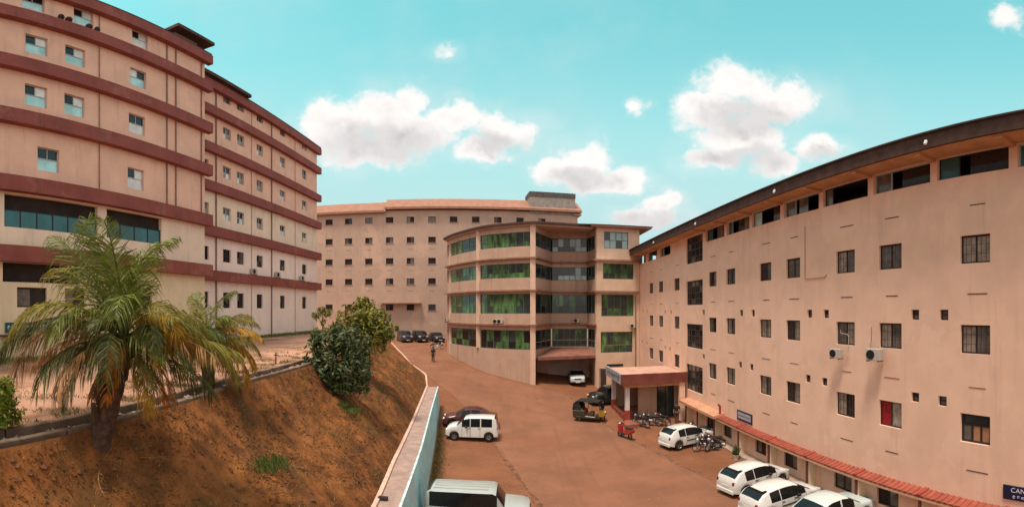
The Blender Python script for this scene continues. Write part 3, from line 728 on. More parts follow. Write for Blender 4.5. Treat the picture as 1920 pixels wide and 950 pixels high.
# ================================================================== FAR BUILDING
fd = Vector((25.6, 3.8)).normalized(); fphi = math.atan2(fd.y, fd.x)
WF = Wall(-4.9, 74.8, fphi)
fb = thing('far_block', 'peach block with tiled roof closing the end of the road', 'building', (-5, 77, -5))
uL, uR = -36, WF.hit(1083, 450)[0]
fcols = [WF.hit(x, 430)[0] for x in (617, 653.5, 691.5, 730.5, 769.5, 810, 850.5, 892, 933.5, 975, 1016)]
fz = [sum(WF.hit(x, y)[1] for x, y in zip((692, 770), (y1, y2))) / 2 for y1, y2 in ((413, 412), (450.5, 450), (489.5, 489.5), (527, 528), (576, 576))]
hf = []
for r, z in enumerate(fz):
    for c, u in enumerate(fcols):
        if c > 5 and r > 0: continue
        hf.append((u - .62, u + .62, z - .5, z + .5))
ez = WF.hit(770, 394)[1]
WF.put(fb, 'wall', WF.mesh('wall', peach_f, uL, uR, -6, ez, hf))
for q, h in enumerate(hf): window(fb, WF, h[0], h[2], 1.24, 1.0, 'F', seed=200 + q)
sill = MB().box(-.75, .75, -.08, 0, -.05, 0).mesh('sill', peach_f)
slot = MB().box(-.5, .5, -.03, 0, -.05, .0).mesh('slot', frame_b)
for q, h in enumerate(hf):
    WF.put(fb, 'sill', sill, (h[0] + h[1]) / 2, h[2] - .002, 0)
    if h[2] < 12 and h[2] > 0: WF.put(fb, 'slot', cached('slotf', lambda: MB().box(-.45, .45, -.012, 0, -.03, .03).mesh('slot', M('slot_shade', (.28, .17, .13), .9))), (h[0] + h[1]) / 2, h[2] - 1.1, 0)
ust = WF.hit(722, 390)[0]
for a, b, dz in ((uL - .5, ust, -.25), (ust, uR + .6, .25)):
    WF.put(fb, 'roof', MB().prism([(0, 0)], 0, 1).mesh('roof', tile_red) if 0 else MB().box(a, b, -.7, -.55, ez + dz - .12, ez + dz + .25).box(a + .01, b - .01, -.55, 9, ez + dz - .1, ez + dz - .02).quad((a, -.7, ez + dz + .25), (b, -.7, ez + dz + .25), (b, 2.6, ez + dz + 2.35), (a, 2.6, ez + dz + 2.35)).mesh('roof', tile_red))
ta, tb = WF.hit(993, 380)[0], WF.hit(1078, 380)[0]
zt = WF.hit(1035, 361)[1]
tk = WF.put(fb, 'water_tank', MB().box(ta, tb, -.15, 4, ez - .3, zt - .9).mesh('water_tank', concrete))
link('tank_parapet', MB().box(ta - .05, tb + .05, -.2, 4, zt - .9, zt).mesh('tank_parapet', M('tank_dark', (.10, .085, .085), .9, .2, 2, .2)), tk)
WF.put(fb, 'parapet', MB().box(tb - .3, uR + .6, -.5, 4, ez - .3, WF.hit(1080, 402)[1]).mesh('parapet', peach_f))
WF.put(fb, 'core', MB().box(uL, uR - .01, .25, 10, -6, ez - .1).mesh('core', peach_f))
aw0, aw1 = WF.hit(712, 570)[0], WF.hit(790, 570)[0]
WF.put(fb, 'awning', MB().box(aw0, aw1, -.9, 0, fz[4] + .6, fz[4] + .75).mesh('awning', M('awning_brown', (.30, .17, .11), .9)))

# ================================================================== ROUND-FRONTED BLOCK
A_, B_, C_, D_, E_, G_, H_, I2 = [Vector(p) for p in ((-8.4, 58.1), (-3.8, 50.9), (-.5, 48.75), (2.4, 47.6), (4.6, 52.3), (8.75, 51.9), (9.2, 49.0), (14.15, 49.25))]
def catmull(P, n):
    out = []
    for k in range(1, len(P) - 2):
        for q in range(n):
            t = q / n; a, b, c, d = P[k - 1:k + 3]
            out.append(.5 * ((2 * b) + (c - a) * t + (2 * a - 5 * b + 4 * c - d) * t * t + (3 * b - a - 3 * c + d) * t ** 3))
    return out + [P[-2]]
ARC = catmull([A_ + Vector((-1.0, 9)), A_, B_, C_, D_, D_ + Vector((3.5, -.6))], 10)
mbk = thing('round_fronted_block', 'four storey block with curved glazed front and recessed middle bay', 'building', (2, 54, -8))
def offs(pts, d):                                        # d outward (towards the viewer)
    out = []
    for k, p in enumerate(pts):
        t0 = (pts[k] - pts[k - 1]).normalized() if k else (pts[1] - pts[0]).normalized()
        t1 = (pts[k + 1] - pts[k]).normalized() if k < len(pts) - 1 else t0
        n0 = Vector((t0.y, -t0.x)); n1 = Vector((t1.y, -t1.x)); n = (n0 + n1)
        n = n / max(.35, n.length_squared / 2) if n.length > 1e-6 else n0
        out.append(p + n * d)
    return out
def ribbon(pts, d0, d1, z0, z1, zb=None):                # wall or ledge following a plan line
    a, b = offs(pts, d0), offs(pts, d1); mb = MB(); n = len(pts)
    for p, q in zip(a, b):
        zz = z0 if zb is None else min(zb(p.x, p.y), z1 - .2)
        mb.v += [(p.x, p.y, zz), (q.x, q.y, zz), (q.x, q.y, z1), (p.x, p.y, z1)]
    for k in range(n - 1):
        for q in range(4): mb.f.append((4 * k + q, 4 * k + (q + 1) % 4, 4 * k + 4 + (q + 1) % 4, 4 * k + 4 + q))
    mb.f += [(0, 1, 2, 3), (4 * n - 1, 4 * n - 2, 4 * n - 3, 4 * n - 4)]
    return mb
FULL = ARC + [E_, G_, H_, I2]
floors = [(6.83, 8.42, 5.65), (3.46, 5.02, 2.18), (-.38, 1.77, -1.5), (-4.22, -2.15, None)]   # sill, head, ledge below
zprev = 9.2
for k, (zs, zh, zl) in enumerate(floors):
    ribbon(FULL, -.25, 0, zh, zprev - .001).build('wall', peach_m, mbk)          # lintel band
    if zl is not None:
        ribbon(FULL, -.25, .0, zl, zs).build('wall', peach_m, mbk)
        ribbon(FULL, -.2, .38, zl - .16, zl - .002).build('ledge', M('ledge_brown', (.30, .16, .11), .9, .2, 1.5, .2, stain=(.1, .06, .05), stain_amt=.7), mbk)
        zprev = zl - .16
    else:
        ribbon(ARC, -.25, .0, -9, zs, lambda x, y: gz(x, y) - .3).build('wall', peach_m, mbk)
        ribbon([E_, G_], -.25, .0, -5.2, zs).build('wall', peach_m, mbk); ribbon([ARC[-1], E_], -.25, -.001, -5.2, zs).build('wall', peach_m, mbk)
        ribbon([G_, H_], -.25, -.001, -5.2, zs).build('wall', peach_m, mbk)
# columns
def column(c, w, z0, z1, mat=None):
    MB().box(c.x - w / 2, c.x + w / 2, c.y - .12, c.y + w - .12, z0, z1).build('column', mat or M('column_cream', (.72, .50, .38), .9, .08, 1, .1, stain=(.4, .28, .2), stain_amt=.5, streak=True), mbk)
arcpx = [to_px(p.x, p.y)[0] for p in ARC]
def arc_at(px_):
    for k in range(len(ARC) - 1):
        if arcpx[k] <= px_ <= arcpx[k + 1]:
            return ARC[k].lerp(ARC[k + 1], (px_ - arcpx[k]) / (arcpx[k + 1] - arcpx[k]))
    return ARC[0] if px_ < arcpx[0] else ARC[-1]
c1 = arc_at(897)
column(c1, .5, -4.24, 9.19); column(D_ + Vector((-.2, .02)), .55, -8.6, 9.19); column(H_ + Vector((.25, .02)), .55, -9.2, 9.19); column(arc_at(843) + Vector((.1, .1)), .35, -6, 9.19)
def arc_between(a, b):
    pts = [arc_at(a)] + [p for p, x in zip(ARC, arcpx) if a + 1.5 < x < b - 1.5] + [arc_at(b)]
    return pts
def seg_lengths(pts): return [(q - p).length for p, q in zip(pts, pts[1:])]
def resample(pts, n):
    L = seg_lengths(pts); T = sum(L); out = []
    for k in range(n + 1):
        t = T * k / n; i = 0
        while i < len(L) - 1 and t > L[i]: t -= L[i]; i += 1
        out.append(pts[i].lerp(pts[i + 1], min(1, t / L[i])))
    return out
def glazing(pts, z0, z1, n, mats, seed, rows=2):
    r = random.Random(seed); P_ = resample(pts, n)
    fr = ribbon(P_, -.12, -.05, z0, z0 + .06)
    b = ribbon(P_, -.12, -.05, z1 - .06, z1); i = len(fr.v); fr.v += b.v; fr.f += [tuple(q + i for q in f) for f in b.f]
    for k, p in enumerate(P_):
        t = (P_[min(k + 1, n)] - P_[max(k - 1, 0)]).normalized(); nn = Vector((t.y, -t.x)); w = .03
        pts4 = [p + t * w - nn * .12, p - t * w - nn * .12, p - t * w - nn * .046, p + t * w - nn * .046]
        fr.slab([(q.x, q.y) for q in pts4], z0 + .004, z1 - .004)
    fo = fr.build('window', frame_g, mbk)
    zm = lerp(z0, z1, .36)
    for k in range(n):
        p, q = P_[k], P_[k + 1]; t = (q - p).normalized(); nn = Vector((t.y, -t.x)) * -.085
        for a, b in (((z0 + .05, zm), (zm + .03, z1 - .05)) if rows == 2 else ((z0 + .05, z1 - .05),)):
            p2, q2 = p + t * .03 + nn, q - t * .03 + nn; e = nn.normalized() * .012
            m = MB().slab([(p2.x, p2.y), (q2.x, q2.y), (q2.x + e.x, q2.y + e.y), (p2.x + e.x, p2.y + e.y)], a, b).mesh('pane', r.choice(mats), off=mbk.location)
            link('pane', m, fo)
GG = [glass_gr, glass_gr, glass_gr, glass_grb]
sd = 0
for k, (zs, zh, zl) in enumerate(floors):
    for a, b, n in ((846, 893, 4), (902, 997, 7)):
        sd += 1; glazing(arc_between(a, b), zs, zh, n, GG if not (k == 3) else [glass_gr, glass_gr, glass_grb, glass_d], sd)
    sd += 1; glazing([D_ + (E_ - D_) * .08, D_ + (E_ - D_) * .97], zs, zh, 3, [glass_grb, glass_d], sd)
    glazing([E_ + (G_ - E_) * .02, E_ + (G_ - E_) * .98], zs, zh, 6, ([glass_grb, glass_sky, glass_sky, glass_d] if k < 2 else [glass_gr, glass_grb, glass_grb, glass_d]), sd + 50)
    glazing([G_ + (H_ - G_) * .05, G_ + (H_ - G_) * .85], zs, zh, 2, [glass_grb, glass_d], sd + 90)
# right bay: its own flat front with openings
dv = (I2 - H_).normalized(); WH = Wall(H_.x, H_.y, math.atan2(dv.y, dv.x))
hb = []
for (x0, x1, y0, y1) in ((1131, 1176, 437, 466), (1129, 1186, 495.6, 523), (1126, 1186, 552.6, 592.6), (1125, 1184, 621, 661)):
    (u0, za), (u1, zb_) = WH.hit(x0, y1), WH.hit(x1, y0); hb.append((u0, u1, za, zb_))
door_h = (WH.hit(1122, 700)[0], WH.hit(1136, 700)[0], -9, WH.hit(1128, 690)[1])
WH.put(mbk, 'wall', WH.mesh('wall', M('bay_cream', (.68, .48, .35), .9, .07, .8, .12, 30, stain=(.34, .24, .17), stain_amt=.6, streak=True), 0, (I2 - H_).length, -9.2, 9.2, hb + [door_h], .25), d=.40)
for q, h in enumerate(hb):
    if q == 0: window(mbk, Wall(WH.P(0, 0, .4).x, WH.P(0, 0, .4).y, WH.phi), h[0], h[2], h[1] - h[0], h[3] - h[2], 'B', seed=400)
    else:
        p0, p1 = WH.P(h[0], 0, .32), WH.P(h[1], 0, .32)
        glazing([Vector((p0.x, p0.y)), Vector((p1.x, p1.y))], h[2], h[3], 5, [glass_gr, glass_gr, glass_grb], 500 + q)
WH.put(mbk, 'ledge', MB().box(-.3, (I2 - H_).length, -.75, -.4, 5.4, 5.6).mesh('ledge', MATS['ledge_brown']))
WH.put(mbk, 'ledge', MB().box(-.3, (I2 - H_).length - .2, -.8, -.4, 1.9, 2.12).mesh('ledge', MATS['ledge_brown']))
a, za = WH.hit(1136, 686); b, zb_ = WH.hit(1166, 681)
WH.put(mbk, 'name_strip', MB().box(a, b, -.46, -.402, za, zb_).mesh('name_strip', black_m))
WH.put(mbk, 'drain_pipe', MB().tube([((I2 - H_).length - .5, -.5, -9), ((I2 - H_).length - .5, -.5, 1.6)], .06).mesh('drain_pipe', pipe_m))
# drive-in portal under the middle bay
pc = MB(); d0 = D_ + Vector((.35, .1)); h0 = H_ + Vector((.0, .1))
pc.quad((d0.x, d0.y, -4.98), (h0.x, h0.y, -4.98), (G_.x, G_.y - .05, -4.35), (E_.x, E_.y - .05, -4.35)); pc.quad((d0.x, d0.y, -4.98), (h0.x, h0.y, -4.98), (h0.x, h0.y, -5.32), (d0.x, d0.y, -5.32))
pc.quad((d0.x, d0.y, -5.32), (h0.x, h0.y, -5.32), (G_.x + .2, G_.y + 1, -5.27), (E_.x, E_.y + 1, -5.27))
pc.build('portal_roof', M('portal_roof_red', (.26, .11, .08), .85, .2, 1.5, .2), mbk)
po = MB(); yb = 53.2
po.quad((2.6, yb, -9.5), (9.2, yb, -9.5), (9.2, yb, -5.3), (2.6, yb, -5.2)); po.quad((2.6, 47.9, -9.5), (2.6, yb, -9.5), (2.6, yb, -5.3), (2.6, 47.9, -5.3)); po.quad((9.2, 49.5, -9.5), (9.2, yb, -9.5), (9.2, yb, -5.3), (9.2, 49.5, -5.3))
po.quad((2.6, 49, -5.21), (9.2, 49, -5.21), (9.2, yb, -5.21), (2.6, yb, -5.21))
po.build('portal_wall', M('portal_plaster', (.56, .38, .29), .9, .15, .8, .1, stain=(.2, .13, .1), stain_amt=.6), mbk)
MB().box(4.2, 7.2, yb - .06, yb - .01, -8.6, -6.4).build('shutter', M('shutter_pale', (.52, .42, .36), .6, .1, 1, 0), mbk)
# roof
RF = offs(ARC, .55) + [Vector((2.9, 47.1)), Vector((8.6, 48.4))]
MB().slab([(p.x, p.y) for p in RF] + [(9.2, 64), (-6, 66)], 9.2, 9.42).build('roof', dark_roof, mbk)
MB().slab([(p.x, p.y) for p in offs(ARC, .30)] + [(2.7, 47.4), (8.8, 48.7), (9.2, 62), (-6, 64)], 9.02, 9.2).build('cornice', peach_m, mbk)
MB().slab([(8.5, 47.9), (15.4, 48.1), (15.4, 56), (8.5, 56)], 9.2, 9.36).build('roof', M('roof_edge_pink', (.42, .22, .18), .8, .1, 1, .1), mbk, label='pinkish eave over the right bay')
rt = MB(); rt.slab([(8.4, 47.8), (15.5, 48.0), (15.5, 56.2), (8.4, 56.2)], 9.36, 9.42)
rt.quad((2.0, 48.0, 9.43), (15.5, 48.0, 9.43), (13, 55, 9.95), (3, 55, 9.95)); rt.build('roof', dark_roof, mbk)
MB().slab([(-8.2, 58.6), (-3.5, 51.4), (-.3, 49.3), (2.2, 48.3), (4.2, 53), (9, 52.8), (9.5, 49.8), (14.1, 49.9), (14.1, 62), (-7, 64)], -1.6, 9.0).build('core', dark_in, mbk)
MB().slab([(-8.2, 58.6), (-3.5, 51.4), (-.3, 49.3), (2.2, 48.3), (2.5, 57.2), (2.5, 62), (-7, 64)], -8.8, -1.6).build('core', dark_in, mbk)
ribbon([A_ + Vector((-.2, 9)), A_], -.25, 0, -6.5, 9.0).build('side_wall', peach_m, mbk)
for q, (px_, py_, lb, rz) in enumerate(((842, 598, 'condenser at the left end of the lowest ledge of the round block', -70), (931, 600, 'pair-mounted condenser on the lowest ledge of the curved front', -12), (938, 601, 'dark condenser just right of another on the curved front ledge', -8), (1085, 588, 'condenser on the ledge inside the recessed middle bay', 0), (1187, 608, 'condenser high on the corner beside the right bay', 0))):
    if px_ < 1000:
        p = arc_at(px_); t = R_(rz)
        ac_unit('air_conditioner', lb, (p.x + .28 * math.sin(t), p.y - .28 * math.cos(t) , -1.44), t, .85, 'condensers on the round block')
    elif px_ < 1150: ac_unit('air_conditioner', lb, (7.4, G_.y - .25, -1.44), 0, .85, 'condensers on the round block')
    else:
        v = WH.P((I2 - H_).length - .9, -1.95, .62); ac_unit('air_conditioner', lb, v, WH.phi, .75, 'condensers on the round block')

# ================================================================== RIGHT BUILDING
XR = 14.2
WR = Wall(XR, 0, R_(-90))
rb = thing('long_right_building', 'long peach building with dark eaves along the right side of the yard', 'building', (XR + 3, 20, -9.5))
colsR = [1828, 1669, 1585, 1487, 1435, 1370, 1336, 1269, 1239, 1221]
uR_ = [WR.hit(x, 581)[0] for x in colsR]; uR_ += [uR_[0] + 4.4, uR_[0] + 7.6, uR_[0] + 12]
rows = [(1.745, 1.06), (-1.62, 1.07), (-5.06, 1.14)]
hr = []; tod = []
for r, (z, h) in enumerate(rows):
    for c, u in enumerate(uR_):
        hr.append((u - .64, u + .64, z, z + h)); tod.append((u - .64, z, 1.28, h, 'Rred' if (r, c) == (2, 1) else 'Rply' if (r, c) == (2, 0) else 'R'))
us0, us1 = -34.9, -31.6
for z0, z1 in ((3.82, 6.0), (.42, 2.38), (-3.05, -1.12), (-6.6, -4.45)):
    hr.append((us0, us1, z0, z1)); tod.append((us0, z0, us1 - us0, z1 - z0, 'S'))
vents = [(1206, 583), (1213, 583), (1247, 584), (1258, 584), (1319, 588), (1390, 588), (1412, 587), (1518, 589), (1549, 588), (1716, 590), (1770, 590)]
v2 = [(1204, 647), (1213, 648), (1247, 655), (1256, 656), (1319, 672), (1388, 687), (1409, 688), (1515, 712), (1546, 714), (1716, 745), (1767, 752)]
for L, zc in ((vents, -.18), (v2, -3.56)):
    for x, y in L:
        u = WR.hit(x, 581)[0]; s = .2 if x > 1260 else .17
        hr.append((u - s, u + s, zc - s, zc + s)); tod.append((u - s, zc - s, 2 * s, 2 * s, 'V'))
gf = [WR.hit(x, 880)[0] for x in (1664, 1580, 1482, 1426, 1364, 1331)]; gf += [gf[0] + 3.55, gf[0] + 7.1]
for u in gf: hr.append((u - .62, u + .62, -8.95, -7.85)); tod.append((u - .62, -8.95, 1.24, 1.1, 'F'))
pil = [7.05 + 3.45 * k for k in range(-4, 8)]
ops = [(-(b - .17), -(a + .17), 5.17, 6.1) for a, b in zip(pil, pil[1:])] + [(-41.8, -38.8, 5.17, 6.1), (-45.7, -42.6, 5.17, 6.1), (-49.0, -46.4, 5.17, 6.1)]
for h in ops: hr.append(h)
dorh = (-38.4, -35.9, -9.5, -6.5); hr.append(dorh)
WR.put(rb, 'wall', WR.mesh('wall', peach, -49.2, 8.5, -9.9, 6.12, hr, .28))
for q, (u, z, w, h, k) in enumerate(tod): window(rb, WR, u, z, w, h, k, seed=600 + q, rec=.1)
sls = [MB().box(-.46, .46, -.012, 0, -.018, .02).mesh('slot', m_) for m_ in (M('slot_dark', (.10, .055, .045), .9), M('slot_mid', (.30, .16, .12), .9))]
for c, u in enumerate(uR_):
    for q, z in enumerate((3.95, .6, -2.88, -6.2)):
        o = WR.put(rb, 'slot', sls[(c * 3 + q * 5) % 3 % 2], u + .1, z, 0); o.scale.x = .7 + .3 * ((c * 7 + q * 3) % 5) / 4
WR.put(rb, 'corridor', MB().quad((-49, 2.4, 4.9), (8.4, 2.4, 4.9), (8.4, 2.4, 6.3), (-49, 2.4, 6.3)).quad((-49, .28, 5.0), (8.4, .28, 5.0), (8.4, 2.4, 5.0), (-49, 2.4, 5.0)).quad((-49, .28, 6.25), (8.4, .28, 6.25), (8.4, 2.4, 6.25), (-49, 2.4, 6.25)).mesh('corridor', M('corridor_dark', (.06, .042, .04), .9, .3, .7, 0)))
for q, (a, b, c, d) in enumerate(ops):
    r = random.Random(900 + q); w = b - a; t = .05; cut = w * r.choice((.18, .24, .3))
    me = MB().box(0, t, 0, .06, 0, d - c).box(w - t, w, 0, .06, 0, d - c).box(t, w - t, .002, .058, 0, t).box(t, w - t, .002, .058, d - c - t, d - c).box(cut - .03, cut + .03, .004, .056, t, d - c - t).mesh('window', frame_w if q % 2 else frame_b)
    f = WR.put(rb, 'window', me, a, c, -.16)
    link('pane', MB().box(t, cut - .03, .025, .035, t, d - c - t).mesh('pane', r.choice((glass_t, glass_g, glass_td))), f)
    if r.random() < .6:
        s0 = cut + w * r.uniform(.05, .3); link('pane', MB().box(s0, s0 + w * .25, .038, .048, t, d - c - t).mesh('pane', r.choice((glass_d, glass_g))), f)
    if r.random() < .5: link('pane', MB().box(w * .7, w - t, .025, .035, t, d - c - t).mesh('pane', r.choice((glass_d, glass_g))), f)
MB().box(13.0, 13.12, -8.5, 49.3, 6.14, 6.74).build('fascia', dark_roof, rb)
MB().box(13.12, XR + .3, -8.5, 49.3, 6.124, 6.22).build('soffit', soffit_m, rb)
MB().prism([(12.9, 6.74), (12.9, 6.80), (21, 9.3), (21, 9.2)], -8.6, 49.35).build('roof', dark_roof, rb)
MB().box(XR + 2.6, XR + 9, -8.4, 49.1, -9.9, 6.1).build('core', dark_in, rb)
for y in pil + [42.2, 46.05]:                                # beams under the eave
    MB().box(13.15, XR - .001, y - .12, y + .12, 5.98, 6.123).build('eave_beam', soffit_m, rb)
for q, (px_, py_) in enumerate(((1740, 258), (1456, 355), (1307, 412), (1228, 446))):
    th = (px_ - 960) / PXR; y = 13.0 / math.tan(th)
    t = thing('floodlight', ['nearest white floodlight hanging at the dark eave of the right building', 'second white floodlight from the near end of the right eave', 'third white floodlight from the near end of the right eave', 'farthest white floodlight at the right eave'][q], 'light', (12.86, y, 6.3), 0, 'floodlights along the right eave')
    link('lamp_head', bev(MB().box(-.09, .05, -.10, .10, -.12, .14), .02, 'lamp_head', white_m), t, rot=(0, .5, 0)); link('arm', MB().box(.02, .16, -.02, .02, .1, .14).mesh('arm', grille_m), t); t.scale = (.55, .55, .8)
# thin service pipe on the wall
a, za = WR.hit(1510, 400); b, zb_ = WR.hit(1512, 508); c, zc_ = WR.hit(1560, 508)
WR.put(rb, 'service_pipe', MB().tube([(a, -.03, 4.4), (a, -.03, 1.62), (a + 1.6, -.03, 1.62), (a + 1.75, -.03, 1.75)], .018, 5).mesh('service_pipe', M('pipe_peach', (.42, .24, .17), .8)))
# tiled lean-to along the ground storey
cn = [10.8 + 3.55 * k for k in range(-5, 6)]
def panel(L):
    mb = MB(); mb.prism([(13.62, -7.64), (13.62, -7.57), (XR - .002, -7.46), (XR - .002, -7.60)], 0, L - .02)
    k = 0
    while k * .27 < L - .3:
        y = .05 + k * .27
        mb.prism([(13.60, -7.575), (13.60, -7.535), (XR - .01, -7.425), (XR - .01, -7.465)], y, y + .15); k += 1
    return mb.move(-XR, 0, 7.5).mesh('roof_panel', M('lean_to_tile', (.34, .085, .055), .8, .2, 2.5, .25, 16, stain=(.2, .05, .04), stain_amt=.7))
pm = panel(3.55)
lean = MB().box(13.62, 13.70, -8, 28, -7.76, -7.643).build('lean_to', M('lean_to_beam', (.62, .36, .22), .85), rb, label='low tiled lean-to along the ground storey')
for y in cn[:-1]:
    if y + 3.55 < 30: link('roof_panel', pm, lean, loc=Vector((XR, y + .01, -7.5)) - rb.location)
    link('ridge_tile', cached('ridge', lambda: MB().prism([(-.60, -.06), (-.60, .02), (0, .13), (0, .03)], -.09, .09).mesh('ridge_tile', brick_red)), lean, loc=Vector((XR - .01, y, -7.5)) - rb.location)
MB().prism([(13.35, -7.62), (13.35, -7.42), (XR - .002, -7.25), (XR - .002, -7.6)], 27.9, 34.4).build('lean_to_slab', M('slab_ochre', (.56, .28, .17), .9, .15, 1.5, .15), rb)
MB().tube([(13.9, 28.0, -7.35), (13.9, 28.0, -6.75), (13.75, 28.0, -6.6)], .08).build('vent_pipe', brick_red, rb)
for y in [c for c in cn if c < 29] + [31.5, 33.8]:
    MB().box(13.75, XR - .002, y - .1, y + .1, -9.9, -7.67).build('pilaster', yellowcream, rb)
    MB().box(13.66, 13.75, y - .05, y + .05, -9.9, -7.67).build('post', M('post_dark_red', (.14, .04, .03), .7), rb)
MB().box(13.5, XR - .002, -8, 34, -9.9, -9.33).build('plinth', M('plinth_grey', (.42, .30, .23), .9, .2, 1.5, .2, stain=(.2, .13, .1), stain_amt=.7), rb)
for q, (px_, py_, lb) in enumerate(((1578, 668, 'small cream condenser on the right wall, nearer the entrance'), (1650, 672, 'larger cream condenser on the right wall, nearer the camera'))):
    u, z = WR.hit(px_, py_); t = ac_unit('air_conditioner', lb, WR.P(u, z - .05, .36), R_(-90 + 12), .78 + .12 * q, 'condensers on the right wall')
    if q == 0: link('refrigerant_pipe', MB().tube([(.42, .1, .25), (.72, .22, .3), (.75, .3, 1.3), (.62, .32, 1.42), (.1, .34, 1.5), (.08, .34, 1.7)], .022, 5).mesh('refrigerant_pipe', acwhite), t)
    else: link('refrigerant_pipe', MB().tube([(-.3, .1, .5), (-.36, .3, .9), (-.34, .32, 1.6)], .02, 5).mesh('refrigerant_pipe', pipe_m), t)
# signs on the right wall
navy = M('board_navy', (.012, .014, .05), .5, .15, 3, 0)
lav = M('lettering_lavender', (.62, .60, .72), .6, .05, 3, 0)
u0, zt_ = WR.hit(1882, 907); z0 = WR.hit(1882, 933)[1]; wS = 1.75; hS = zt_ - z0
s2 = thing('canteen_sign', 'navy sign with pale lettering at the right edge above the lean-to', 'sign', WR.P(u0 + wS / 2, (zt_ + z0) / 2, .03), R_(-90))
link('board', MB().box(-wS / 2, wS / 2, -.02, .03, -hS / 2, hS / 2).mesh('board', navy), s2)
link_print(text_mesh('CANTEEN', .27, lav), s2, loc=(.04, -.026, hS * .2), rot=(R_(90), 0, 0)); link_print(strokes(wS * .7, .15, 7, 8, lav), s2, loc=(.08, -.021, -hS * .24))
u0, zt_ = WR.hit(1383, 767); u1, z0 = WR.hit(1411, 794); za = WR.hit(1383, 785)[1]
s3 = thing('notice_sign', 'blue and white notice sign on the right wall above the lean-to, middle of its length', 'sign', WR.P((u0 + u1) / 2, (zt_ + za) / 2, .03), R_(-90))
w3, h3 = u1 - u0, zt_ - za
link('board', MB().box(-w3 / 2, w3 / 2, -.02, .03, -h3 / 2, h3 / 2).mesh('board', navy), s3)
link('panel', MB().box(-w3 * .44, w3 * .44, -.026, -.021, -h3 * .3, h3 * .36).mesh('panel', M('panel_grey_blue', (.34, .34, .42), .6)), s3)
for k in range(3): link_print(strokes(w3 * .7, .11, 9, 20 + k, white_m if k != 1 else navy), s3, loc=(0, -.027, h3 * (.2 - .18 * k)))

# ------------------------------------------------------------------ entrance porch
gp0 = -9.25
pr = thing('entrance_porch', 'flat roofed entrance porch with red fascia projecting from the right building', 'porch', (11.2, 37.5, gp0))
X0, X1, Y0, Y1 = 8.54, XR - .01, 34.56, 40.5
MB().box(X0 + .2, X1, Y0 + .2, Y1, -5.6, -5.3).build('roof_slab', M('porch_roof_pink', (.56, .33, .25), .9, .15, 1.2, .2, stain=(.3, .17, .12), stain_amt=.7), pr)
MB().box(X0, X1, Y0 + .02, Y0 + .2, -5.98, -5.14).build('fascia', M('porch_red', (.20, .055, .042), .7, .2, 1.2, .15), pr)
MB().box(X0, X0 + .2, Y0 + .2, Y1, -5.98, -5.14).build('side_fascia', M('porch_board', (.34, .31, .33), .7, .15, 1.2, .1), pr)
link_print(strokes(4.6, .42, 7, 31, navy), pr, loc=(X0 - 11.2 - .012, 0, -5.55 - gp0), rot=(0, 0, R_(-90)))
MB().box(X0 + .25, X1, Y0 + .25, Y0 + .45, -6.25, -5.98).build('beam', soffit_m, pr)
porch_w = M('pillar_white', (.66, .58, .53), .8, .08, 1, .1)
for x, y in ((9.15, 35.1), (9.15, 39.9)):
    o = MB().box(x - .17, x + .17, y - .17, y + .17, gp0 + 1.1, -5.98).build('pillar', porch_w, pr)
    MB().box(x - .2, x + .2, y - .2, y + .2, gp0 - .4, gp0 + 1.1).build('pillar_base', brick_red, pr)
MB().box(9.0, 9.3, 35.32, 39.68, gp0 - .4, gp0 + .55).build('low_wall', M('low_wall_red', (.27, .07, .05), .8, .2, 1.5, .15), pr)
MB().box(8.6, 9.6, 33.4, 34.9, gp0 - .4, gp0 + .28).build('step', M('step_red', (.30, .10, .07), .85, .2, 1.5, .15), pr)
MB().box(13.5, 14.0, 34.7, 35.0, gp0 - .4, -5.98).build('pilaster', peach, pr)
dd = MB().box(12.1, 13.45, 36.2, 36.28, gp0 - .3, -6.3).build('glass_door', glass_grb, pr)
link('door_frame', MB().box(12.02, 12.1, 36.15, 36.33, gp0 - .3, -6.3).box(12.76, 12.80, 36.14, 36.34, gp0 - .3, -6.3).box(13.45, 13.53, 36.15, 36.33, gp0 - .3, -6.3).box(12.0, 13.55, 36.15, 36.33, -6.3, -6.2).mesh('door_frame', frame_b, off=pr.location), dd)
for bx_ in ((9.4, 12.0, 40.4, 40.5), (13.55, XR, 36.1, 36.4), (10.4, 12.0, 36.15, 36.35)): MB().box(*bx_, gp0 - .4, -6.0).build('wall', peach_m, pr)
# a coil of pipe lying on the porch roof
tag(MB().tube([(-.6, .1, .06), (-.2, -.05, .12), (.1, .0, .05), (.5, -.12, .1), (.8, .0, .05)], .05).build('pipe_piece', M('pipe_pale_pink', (.7, .45, .36), .7), None, loc=(11.1, 35.5, -5.28), world=False), 'bent pale pipe lying on the porch roof', 'pipe')

